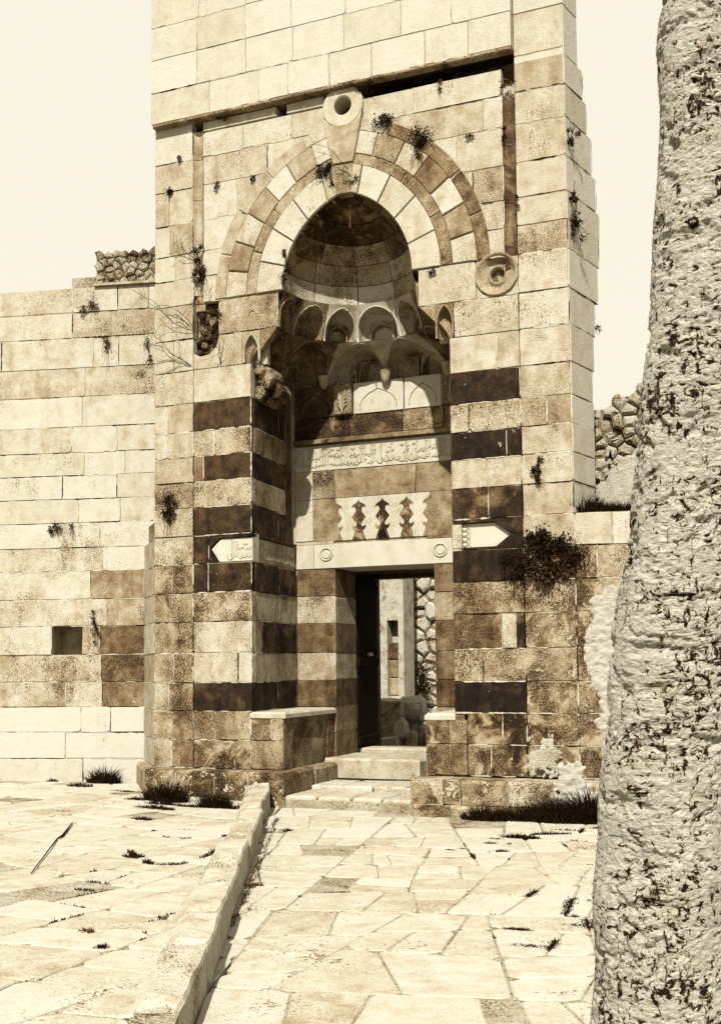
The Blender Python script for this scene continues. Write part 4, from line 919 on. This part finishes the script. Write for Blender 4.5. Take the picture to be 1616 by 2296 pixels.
def slabs(parent,inside,ztop,amin,amax,ang,box,seed,tone,gap,limit=290):
    random.seed(seed); todo=[([Vector((box[0],box[2])),Vector((box[1],box[2])),Vector((box[1],box[3])),Vector((box[0],box[3]))],1)]; out=[]
    while todo:
        poly,lv=todo.pop(); A_=abs(area([(v.x,v.y) for v in poly])); c=sum(poly,Vector((0,0)))/len(poly)
        w=max(v.x for v in poly)-min(v.x for v in poly); h=(max(v.y for v in poly)-min(v.y for v in poly))*.8
        if A_<random.uniform(amin,amax) and w<1.3:
            q=[rotp(v,ang) for v in poly]
            q=clip(q,kn+kp*(.2 if parent is plaza else 0),-kp if parent is plaza else kp) if parent is plaza or q[0].x<-1.2 else q
            if len(q)<3: continue
            c2=sum(q,Vector((0,0)))/len(q)
            if inside(c2): out.append((c2,q))
            continue
        if A_<6 and not any(inside(rotp(v,ang)) for v in poly+[c]): continue
        if w>h: m=Vector((c.x+jit(.16)*w,c.y)); n=Vector((1,jit(.3) if A_<8 else jit(.05)))
        else: m=Vector((c.x,c.y+jit(.16)*h)); n=Vector((jit(.22) if A_<8 else jit(.05),1))
        for sg in (1,-1):
            q=clip(poly,m,n*sg)
            if len(q)>=3: todo.append((q,lv+1))
    out.sort(key=lambda t:(t[0]-Vector((0,-D))).length); rest=MB()
    for k,(c,w) in enumerate(out):
        if random.random()<.035: continue
        q=[(v.x,v.y) for v in w]; q=inset(q if area(q)>0 else q[::-1],gap*random.choice([.4,.5,.7,1.,2.]))
        if area(q)<.003: continue
        # knock the corners off
        r=[]
        for i in range(len(q)):
            a_,b_,d_=Vector(q[i-1]),Vector(q[i]),Vector(q[(i+1)%len(q)]); t1,t2=random.uniform(.02,.09),random.uniform(.02,.09)
            r+=[tuple(b_+(a_-b_).normalized()*min(t1,(a_-b_).length*.3)),tuple(b_+(d_-b_).normalized()*min(t2,(d_-b_).length*.3))]
        EDGES.extend((Vector(w[i_]),Vector(w[(i_+1)%len(w)])) for i_ in range(len(w)))
        ta,tb=jit(.006),jit(.006); dz=jit(.0025); tl=(lambda c,ta,tb:lambda a,b:(a-c.x)*ta+(b-c.y)*tb)(c,ta,tb)
        FR_=sloped(dz) if parent is plaza else flat(ztop+dz)
        if k<limit: prism('paving_slab',r,FR_,0,.06,M_PAVE,parent,tone+jit(.05),.1+random.random()*.14,.4,.007,.006,2,tl)
        else: rest.add(*prism_geo(r,FR_,0,.06,.007,.01,1,tl))
    if rest.v: o=rest.build('far_slabs',M_PAVE,parent,(tone,.2,.4,.5)); o['kind']='stuff'
def side(p): return (p-kn).dot(kp)
def vis(p): return True
def in_plaza(p): return side(p)>.18 and p.y>-10.2 and p.x>-13.5 and (p.x<-9.0 and p.y<.35+ (p.x+9)*.25 or p.x>=-9.0 and p.y<-.22 or (-9.4<p.x<-8.3 and p.y<.5+(-8.6-p.x)*.6)) and not(p.x>-5.9 and p.y>-.1)
def in_path(p): return side(p)<-.02 and -10.2<p.y<-.42 and p.x<1.6+ (0 if p.y<0 else 0) and p.x>-6.4 or (-1.9<p.x<1.6 and p.y<-.2 and p.y>-10.2 and side(p)<0)
slabs(plaza,in_plaza,.12,.2,.7,rad(-7),(-15,3,-13,4),52,.93,.006)
slabs(path,in_path,.0,.16,.6,rad(14),(-13,4,-13,5),53,.93,.006)
# kerb stones
kb=empty('kerb'); tag(kb,'worn rounded stone kerb running from the foreground to the left plinth','kerb')
random.seed(61); s=-1.9; L=(kf-kn).length+.02; lens=[]
while s<L:
    l=random.choice([.75,.95,.55,1.1,.4]); l=min(l,L-s)
    if l<.12: break
    hgt=(.235+jit(.025))+(.04 if s>5 else 0); w0=.27+jit(.03)
    n=8; vs=[];fs=[]
    m_=14; prof_=[(0,-.06),(.012,hgt*.5),(.006,hgt*.9),(.018,hgt*.99),(w0*.3,hgt),(w0*.75,hgt*.98),(w0*.97,hgt*.86),(w0+.01,.05)]
    q=len(prof_); dx=jit(.015)-.02
    for i in range(m_+1):
        t=i/m_; endr=min(1,min(t,1-t)*m_/1.0+.0)
        for a,b in prof_:
            p=kn+kd*(s+.006+(l-.012)*t)+kp*(a+dx+.025*noise.noise(Vector((s+t*l,a*9,1)))+(1-endr)*.02)
            vs.append(Vector((p.x,p.y,b+.03*noise.noise(Vector(((s+t*l)*3,a*8,5)))+.008*noise.noise(Vector(((s+t*l)*14,a*30,2)))-(1-endr)*.02*(b>.1))))
    for i in range(m_):
        for k in range(q-1): fs.append((i*q+k,(i+1)*q+k,(i+1)*q+k+1,i*q+k+1))
    fs.append(tuple(range(q))); fs.append(tuple(range(m_*q+q-1,m_*q-1,-1)))
    mesh('kerb_stone',vs,fs,M_ST,kb,(.92+jit(.05),.34,.4,random.random()),False); s+=l
# ================================================================ TREE TRUNK
random.seed(71)
TZ=[-.1,.6,1.17,1.8,2.21,3.09,4.15,5.6]; TE=[-.94,-.897,-.865,-.80,-.735,-.61,-.553,-.49]; TR=[.275,.255,.245,.235,.22,.205,.185,.16]
def lerp_(z,Y):
    for i in range(len(TZ)-1):
        if z<=TZ[i+1] or i==len(TZ)-2:
            t=(z-TZ[i])/(TZ[i+1]-TZ[i]); return Y[i]+(Y[i+1]-Y[i])*t
tr=empty('tree'); tag(tr,'thick leaning tree trunk with cracked pale bark at the right edge','tree')
def trunk():
    na,nz=300,760; vs=[];fs=[]; off=[]
    for k in range(nz+1):
        z=-.1+5.7*k/nz; R_=lerp_(z,TR); c=Vector((lerp_(z,TE)+R_*.98,-8.3,z))
        for i in range(na):
            a=2*PI*i/na; x,y=math.cos(a),math.sin(a)
            p=Vector((x*R_*11,y*R_*11,z*15)); q=Vector((x*R_*26,y*R_*26,z*42))
            n1=noise.fractal(p*.55+Vector((noise.noise(p*.3)*1.5,0,0)),.8,2.,4); n2=noise.noise(q); n3=noise.noise(Vector((x*R_*3.5,y*R_*3.5,z*3)))
            dd=-.035*max(0,n1-.15)**.8 - .009*abs(n2)-.004*abs(noise.noise(q*2.1))+.022*n3
            vs.append(c+Vector((x,y,0))*(R_+dd))
    for k in range(nz):
        for i in range(na):
            j=(i+1)%na; fs.append((k*na+i,k*na+j,(k+1)*na+j,(k+1)*na+i))
    return mesh('trunk',vs,fs,M_BARK,tr,None,False)
trunk()
# ================================================================ PLANTS
def leaf(mb,p,dr,l,w):
    dr=dr.normalized(); s=dr.orthogonal().normalized(); s=(s*math.cos(random.random()*6)+dr.cross(s)*math.sin(random.random()*6))
    mb.add([p,p+dr*l*.5+s*w,p+dr*l,p+dr*l*.5-s*w],[(0,1,2,3)])
def wallplant(name,c,out,rx,rz,n,label,hang=.3,mat=None,size=.028,cat='plant',group=None,stems=6):
    mb=MB(); c=Vector(c); out=Vector(out).normalized(); sx=Vector((0,0,1)).cross(out).normalized()
    subs=[]
    for q in range(max(3,min(11,int(2+n/70)))):
        a=random.random()*2*PI; r=random.random()**.6*.95; subs.append((rx*r*math.cos(a),rz*r*math.sin(a)-(hang*rz*.35*random.random()),random.uniform(.25,.6)))
    for (ox,oz,sr) in subs:
        e=c+sx*ox*1.15+Vector((0,0,oz*1.15))+out*.01; mb.tube([c,(c+e)/2+out*.015,e],.003,3)
    for k in range(n):
        ox,oz,sr=random.choice(subs); m_=max(min(rx,rz)*1.0,.02)
        p=c+sx*(ox*1.15+random.gauss(0,.6)*sr*m_)+Vector((0,0,1))*(oz*1.15+random.gauss(0,.6)*sr*m_)+out*(abs(random.gauss(0,.5))*sr*m_)
        d=out*random.uniform(.1,.8)+Vector((0,0,1))*random.uniform(-.7-hang,.7-hang*.6)+sx*jit(.9)
        leaf(mb,p,d,size*random.uniform(.5,1.4),size*random.uniform(.2,.42))
    for k in range(stems):
        a=random.random()*2*PI; e=c+sx*(rx*1.1*math.cos(a))+Vector((0,0,rz*1.2*math.sin(a)-hang*rz))+out*rx*.5; mb.tube([c,(c+e)/2+out*.02+Vector((0,0,.02)),e],.0035,3)
    o=mb.build(name,mat or M_LEAF); o['label']=label; o['category']=cat
    o['group']=group or 'plants rooted in the masonry'
    return o
def wp(u_,v_,ru,rv,n,label,y=0.,hang=.3,mat=None,size=.026,fr=None,name='wall_plant'):
    x,z=P(u_,v_,y); s=(y+D)/FL/math.cos(YAW)*.96; return wallplant(name,(x,y-.02,z),(0.1,-1,0),ru*s,rv*s,n,label,hang,mat,size)
random.seed(81)
wp(948,1528,30,36,900,'dark bush at the foot of the rubble wall seen through the doorway',y=12.5,hang=.2,size=.06)
wp(862,273,20,19,420,'dark round plant rooted right of the round-headed keystone')
wp(950,308,25,26,560,'largest dark plant on the outer ring of the arch',hang=.4)
wp(936,345,16,20,120,'sparse dangling sprig below the largest arch plant',hang=.8,mat=M_LEAF2)
wp(733,384,22,18,420,'dark plant on the left flank of the keystone shaft',hang=.4)
wp(745,412,8,14,70,'small sprig hanging below the plant left of the keystone',hang=.9)
wp(790,402,16,16,160,'grey plant at the very tip of the arch opening',mat=M_LEAF2)
wp(787,470,5,22,90,'pale tendril hanging into the dark of the half dome',y=.0,hang=1.,mat=M_LEAF2)
wp(505,257,14,16,260,'pale plant in the joint under the upper left wall',mat=M_LEAF2)
wp(378,430,14,9,240,'drooping tuft at the left edge of the tower',hang=.6)
wp(405,356,7,8,70,'tiny tuft at the upper left edge of the tower',mat=M_LEAF2)
wp(487,415,11,7,110,'small tuft beside the left frame channel',mat=M_LEAF2)
wp(567,400,6,6,60,'tiny dark tuft on the outer ring at the left')
wp(449,588,15,44,900,'long dark growth filling the foot of the left frame channel',hang=.4)
wp(475,712,26,24,260,'creeper spilling out of the broken left socket',hang=.5,mat=M_LEAF)
wp(824,208,22,9,260,'grassy tuft where the hood channel begins beside the keystone',hang=.0)
wp(900,196,40,7,260,'dark straggling growth inside the hood channel',y=.12,hang=.1)
wp(1060,168,45,7,260,'dark straggling growth in the right half of the hood channel',y=.12,hang=.1)
wp(985,190,5,16,80,'thin sprig hanging from the hood at the upper right',hang=.8,mat=M_LEAF2)
wp(1135,186,15,14,220,'plant at the top corner of the right frame channel',mat=M_LEAF2)
wp(1129,300,5,16,70,'small dark sprig on the inner edge of the right channel')
wp(1157,452,6,20,110,'pale sprig on the outer edge of the right channel',mat=M_LEAF2)
wp(1055,307,7,6,60,'tiny tuft in a joint between arch and right channel')
wp(970,606,9,8,90,'small dark tuft right of the arch springing')
wp(646,600,13,48,520,'dark moss hanging on the left rim of the half dome',y=.0,hang=.5,size=.02)
wp(667,684,14,9,150,'small plant at the left foot of the half dome',y=.1)
wp(1292,508,22,34,700,'big dark bush on the right edge of the tower',y=.15,hang=.4)
wp(1283,300,12,28,260,'dark growth high on the right edge of the tower',y=.1,hang=.4)
wp(1287,432,8,30,220,'narrow dark growth above the big bush on the tower edge',y=.1,hang=.4)
wp(1340,738,5,10,60,'lone sprig on the right flank of the tower',y=1.2,mat=M_LEAF2)
wp(383,1132,19,42,900,'long dark growth on the outer left strip above the buttress',hang=.7)
wp(1205,1050,10,30,420,'narrow dark plant in the strip right of the striped pier',hang=.3)
wp(1212,1240,76,38,3000,'large shaggy bush hanging beside the right plaque',hang=.8,size=.04)
wp(1238,1275,38,26,500,'tangle of dry stems below the large shaggy bush',hang=1.1,mat=M_LEAF2,size=.05)
wp(1152,1250,24,44,520,'dark creeper trailing left of the large shaggy bush',hang=.8)
def sp(u_,v_,ru,rv,n,label,**k):
    a,z=PL(u_,v_,LW); p=LW(a,-.03,z); s=.0058; return wallplant('wall_plant',p,(.25,-1,0),ru*s,rv*s,n,label,k.get('hang',.5),k.get('mat'),k.get('size',.026))
sp(125,1178,14,18,260,'dark tuft at the far left of the side wall'); sp(165,1185,6,14,60,'faint sprig beside the tuft on the side wall',mat=M_LEAF2)
sp(208,690,30,12,320,'wide straggling plant near the top of the side wall',mat=M_LEAF2,hang=.5); sp(243,762,12,34,220,'hanging plant below the straggling one on the side wall',mat=M_LEAF2,hang=.9)
sp(335,790,10,40,160,'creeping growth at the side wall corner',mat=M_LEAF2); sp(216,1400,9,44,420,'sooty dark growth beside the square hole',hang=.4,size=.02)
# twigs
def twig(name,label,c,out,n,l,fr=None):
    mb=MB()
    def grow(p,d,l,r,dep):
        pts=[p]; 
        for k in range(4):
            d=(d+Vector((jit(.35),jit(.1),jit(.35)))).normalized(); p=p+d*l/4; pts.append(p)
        mb.tube(pts,[r,r*.9,r*.8,r*.7,r*.6],3)
        if dep: 
            for k in range(2): grow(pts[random.randint(2,4)],(d+Vector((jit(.9),jit(.2),jit(.7)))).normalized(),l*.62,r*.65,dep-1)
    for k in range(n): grow(Vector(c),Vector((out[0]+jit(.5),-.25,out[2]+jit(.4))),l*random.uniform(.7,1.2),.006,3)
    o=mb.build(name,M_TWIG); o['label']=label; o['category']='twig'; return o
random.seed(83)
x,z=P(430,820); twig('twig','bare twigs fanning left from the channel foot above the buttress',(x,-.01,z),(-1,0,.4),3,.5)
x,z=P(496,818); twig('twig','bare forked twig standing on the course over the left pier',(x,-.01,z),(0,0,1),2,.28)
x,z=P(440,745); twig('twig','bare twigs arching up left of the broken socket',(x,-.01,z),(-1,0,.8),3,.55)
x,z=P(445,585); twig('twig','bare twigs springing left from the dark channel growth',(x,-.01,z),(-1,0,.3),2,.35)
x,z=P(785,385); twig('twig','bare forked twig lying on the keystone shaft',(x,-.075,z),(0,0,1),1,.32)
# ground tufts
def grass(name,c,rx,ry,hgt,n,label,mat=None,lean=.5,w=.006,cat='grass tuft'):
    mb=MB(); c=Vector(c)
    for k in range(n):
        a=random.random()*2*PI; r=random.random()**.6; p=c+Vector((rx*r*math.cos(a),ry*r*math.sin(a),-.01))
        d=Vector((jit(lean)+.3*math.cos(a),jit(lean)+.3*math.sin(a),1)).normalized(); h_=hgt*random.uniform(.35,1.15)*(1.15-r*.6); s=Vector((-d.y,d.x,0)); 
        s=(s if s.length>.01 else Vector((1,0,0))).normalized()*w; rr=Matrix.Rotation(random.random()*PI,3,'Z'); s=rr@s
        bnd=Vector((d.x,d.y,-.25))*h_*random.uniform(.1,.6)
        mb.add([p-s,p+s,p+d*h_*.55+s*.7,p+d*h_*.55-s*.7,p+d*h_+bnd],[(0,1,2,3),(3,2,4)])
    o=mb.build(name,mat or M_LEAF); o['label']=label; o['category']=cat; o['group']='weeds and grass tufts on the ground'; return o
def gt(u_,v_,z,rx,ry,h,n,label,**k):
    if z>=.1:
        z=.1
        for _ in range(5): q_=G(u_,v_,z); z=zpl(q_[1],q_[0])
    x,y=G(u_,v_,z); return grass('grass_tuft',(x,y,z),rx,ry,h,n,label,**k)
random.seed(91)
gt(235,1755,.1,.26,.12,.30,520,'spiky dark weed at the foot of the side wall'); gt(178,1762,.1,.22,.1,.08,260,'low flat weed left of the spiky one by the side wall')
gt(118,1752,.1,.10,.05,.08,90,'tiny weed at the far left foot of the side wall')
gt(270,1772,.1,.2,.06,.03,160,'flat dark growth in the paving joint before the side wall')
gt(372,1795,.1,.30,.12,.34,900,'bushy dark tuft at the left corner of the plinth'); gt(345,1812,.12,.28,.07,.07,500,'dark grass spreading over the paving below the plinth corner')
gt(482,1808,.12,.22,.09,.24,600,'dark tuft against the middle of the left plinth'); gt(545,1812,.12,.12,.05,.1,150,'small tuft between plinth and kerb end')
gt(305,1792,.1,.16,.07,.06,200,'low tuft left of the plinth corner'); gt(560,1825,.12,.05,.05,.09,80,'little tuft hard by the kerb end')
gt(318,1835,.12,.13,.05,.05,160,'thin tuft alone in the left paving'); gt(195,2160*.0+2088,.12,.05,.04,.05,60,'pale sprig in the left foreground paving',mat=M_LEAF2)
gt(190,1999*.0+1993,.12,.09,.03,.03,80,'pale weed in a joint of the left paving',mat=M_LEAF2)
gt(228,2125,.12,.04,.03,.05,90,'small dark tuft near the bottom left of the paving')
gt(1085,1836,.0,.26,.12,.2,700,'low dark grass at the left end of the right plinth'); gt(1165,1838,.0,.3,.14,.24,900,'dark grass in front of the right plinth')
gt(1250,1842,.0,.34,.16,.36,1400,'tall dark grass before the lime patch'); gt(1325,1842,.0,.28,.2,.48,1500,'tallest dark grass against the tree trunk',w=.008)
gt(1165,1878,.0,.22,.05,.07,420,'isolated dark grass tuft in the right paving'); gt(1110,1880,.0,.1,.03,.03,120,'thin dark grass strip left of the isolated tuft')
gt(1275,1862,.0,.22,.04,.04,220,'grass along a paving joint near the trunk'); gt(1120,1908,.0,.07,.03,.04,110,'dark grass in a forked paving joint')
gt(1010,1905,.0,.05,.02,.03,60,'tiny weed in a joint in the middle of the path'); gt(1325,2025*.0+2020,.0,.06,.05,.03,90,'weed in the joint beside the trunk foot')
gt(1290,2075,.0,.12,.05,.03,220,'dark weed in the foreground joint left of the trunk'); gt(1190,2120,.0,.14,.05,.025,200,'flat weed in the lower right foreground')
gt(1330,1940,.0,.09,.03,.03,90,'small weed under the trunk edge'); gt(645,1955*.0+1862,.0,.05,.05,.05,60,'tuft at the foot of the kerb half way along')
gt(735,1752,.15,.16,.10,.04,200,'low weed in the corner of the landing below the bench'); gt(570,1985,.0,.06,.12,.04,140,'dry weeds in the gutter beside the kerb',mat=M_LEAF2)
gt(300,1920,.12,.10,.05,.06,240,'dark weed at the left end of the sunken paving ring')
gt(505,1905,.12,.14,.06,.035,260,'weeds in the hollow beside the kerb'); gt(420,1860,.12,.2,.02,.03,130,'dark weed line in a paving joint before the plinth')
def gstrip(label,pts,z,w,h,n,mat=None):
    mb=MB(); seg_=[]
    for (u_,v_) in pts:
        zz_=z
        if z>=.1:
            for _ in range(5): q_=G(u_,v_,zz_); zz_=zpl(q_[1],q_[0])
        x,y=G(u_,v_,zz_); seg_.append(Vector((x,y,zz_)))
    c_=sum(seg_,Vector())/len(seg_); rad_=max((p-c_).length for p in seg_)+.6; near=[e for e in EDGES if ((e[0]+e[1])/2-c_.xy).length<rad_+.5]
    def snap(p):
        best=None;bd=.32
        for a,b in near:
            e=b-a
            if e.length<.02: continue
            t=max(0,min(1,(p.xy-a).dot(e)/e.length_squared)); q=a+e*t; d=(q-p.xy).length
            if d<bd: bd=d;best=q
        return Vector((best.x,best.y,p.z)) if best else p
    L=[(seg_[i+1]-seg_[i]).length for i in range(len(seg_)-1)]; tot=sum(L)
    for k in range(n):
        t=random.random()*tot; i=0
        while i<len(L)-1 and t>L[i]: t-=L[i]; i+=1
        if noise.noise(seg_[i]*3+Vector((t*4,0,0)))<-.3: continue
        p=seg_[i].lerp(seg_[i+1],t/L[i])
        if 'sunken' not in label and 'plinth foot' not in label and 'gutter' not in label: p=snap(p)
        p=p+Vector((random.gauss(0,w*.5),random.gauss(0,w*.5),-.004)); hh=h*random.uniform(.3,1.2)*(.6+1.1*abs(noise.noise(p*6)))
        d=Vector((jit(.9),jit(.9),.6)).normalized(); sd_=Vector((-d.y,d.x,0)).normalized()*.005
        mb.add([p-sd_,p+sd_,p+d*hh*.6+sd_*.6,p+d*hh*.6-sd_*.6,p+d*hh],[(0,1,2,3),(3,2,4)])
    o=mb.build('weed_strip',mat or M_LEAF); tag(o,label,'weeds','weeds growing along paving joints','stuff'); return o
gstrip('curved dark weeds round the sunken slab in the left paving',[(292,1907),(305,1925),(345,1938),(400,1938),(450,1925),(490,1905),(505,1890)],.12,.03,.04,1500)
gstrip('weeds in a wavy joint of the left paving before the plinth',[(330,1862),(380,1866),(440,1868),(470,1874)],.12,.012,.03,420)
gstrip('straight weedy joint running to the lower left corner',[(120,2070),(185,2000),(240,1955)],.12,.012,.025,300)
gstrip('weedy joint crossing the near left paving',[(290,2105),(340,2065),(395,2030),(445,1992)],.12,.012,.025,320)
gstrip('dark weeds along the plinth foot between the two left tufts',[(330,1800),(420,1808),(500,1812),(570,1815)],.1,.03,.08,900)
gstrip('broken line of weeds behind the isolated tuft on the right',[(1090,1886),(1160,1878),(1230,1870),(1345,1858)],.0,.02,.05,900)
gstrip('weedy joint slanting towards the trunk',[(1255,1866),(1300,1890),(1345,1905)],.0,.012,.03,260)
gstrip('forked weedy joint left of the trunk',[(1080,1925),(1120,1905),(1140,1895)],.0,.015,.035,300)
gstrip('dark weed strip down the joint nearest the trunk',[(1215,2000),(1260,2035),(1300,2070),(1335,2095)],.0,.035,.035,900)
gstrip('weeds in the lowest joint right of centre',[(1140,2075),(1190,2110),(1240,2130)],.0,.03,.03,500)
gstrip('weeds in the joint across the middle of the path',[(1010,1890),(1060,1915),(1110,1925)],.0,.01,.02,160)
gstrip('dry weeds filling the gutter along the kerb foot',[(620,1835),(590,1915),(560,1990),(520,2080)],.0,.025,.035,1300,M_LEAF2)
gstrip('thin weeds in a joint of the near path',[(700,2010),(780,2005),(840,2015)],.0,.012,.02,260,M_LEAF2)
# grass on the ledge of the low wall
a,z=PL(1330,1150,LO); 
for k,(uu,hh,lab) in enumerate(((1300,.34,'dense dark grass at the tower end of the low wall top'),(1345,.24,'dark grass along the middle of the low wall top'),(1395,.2,'thin grass at the trunk end of the low wall top'))):
    a,z=PL(uu,1165,LO); p=LO(a,.35,3.40); grass('grass_tuft',p,.26,.3,hh,900,lab,w=.007)
# stick lying on the plaza
x0,y0=G(163,1852,.1); x1,y1=G(70,1965,.13); mb=MB()
mb.tube([(x,y,zpl(y,x)+.015) for x,y in ((x0,y0),(x0+(x1-x0)*.3,y0+(y1-y0)*.3),(x0+(x1-x0)*.34,y0+(y1-y0)*.36),(x1,y1))],[.006,.012,.007,.004],6)
o=mb.build('stick',M_WOOD); tag(o,'thin dark stick lying on the left paving','stick')
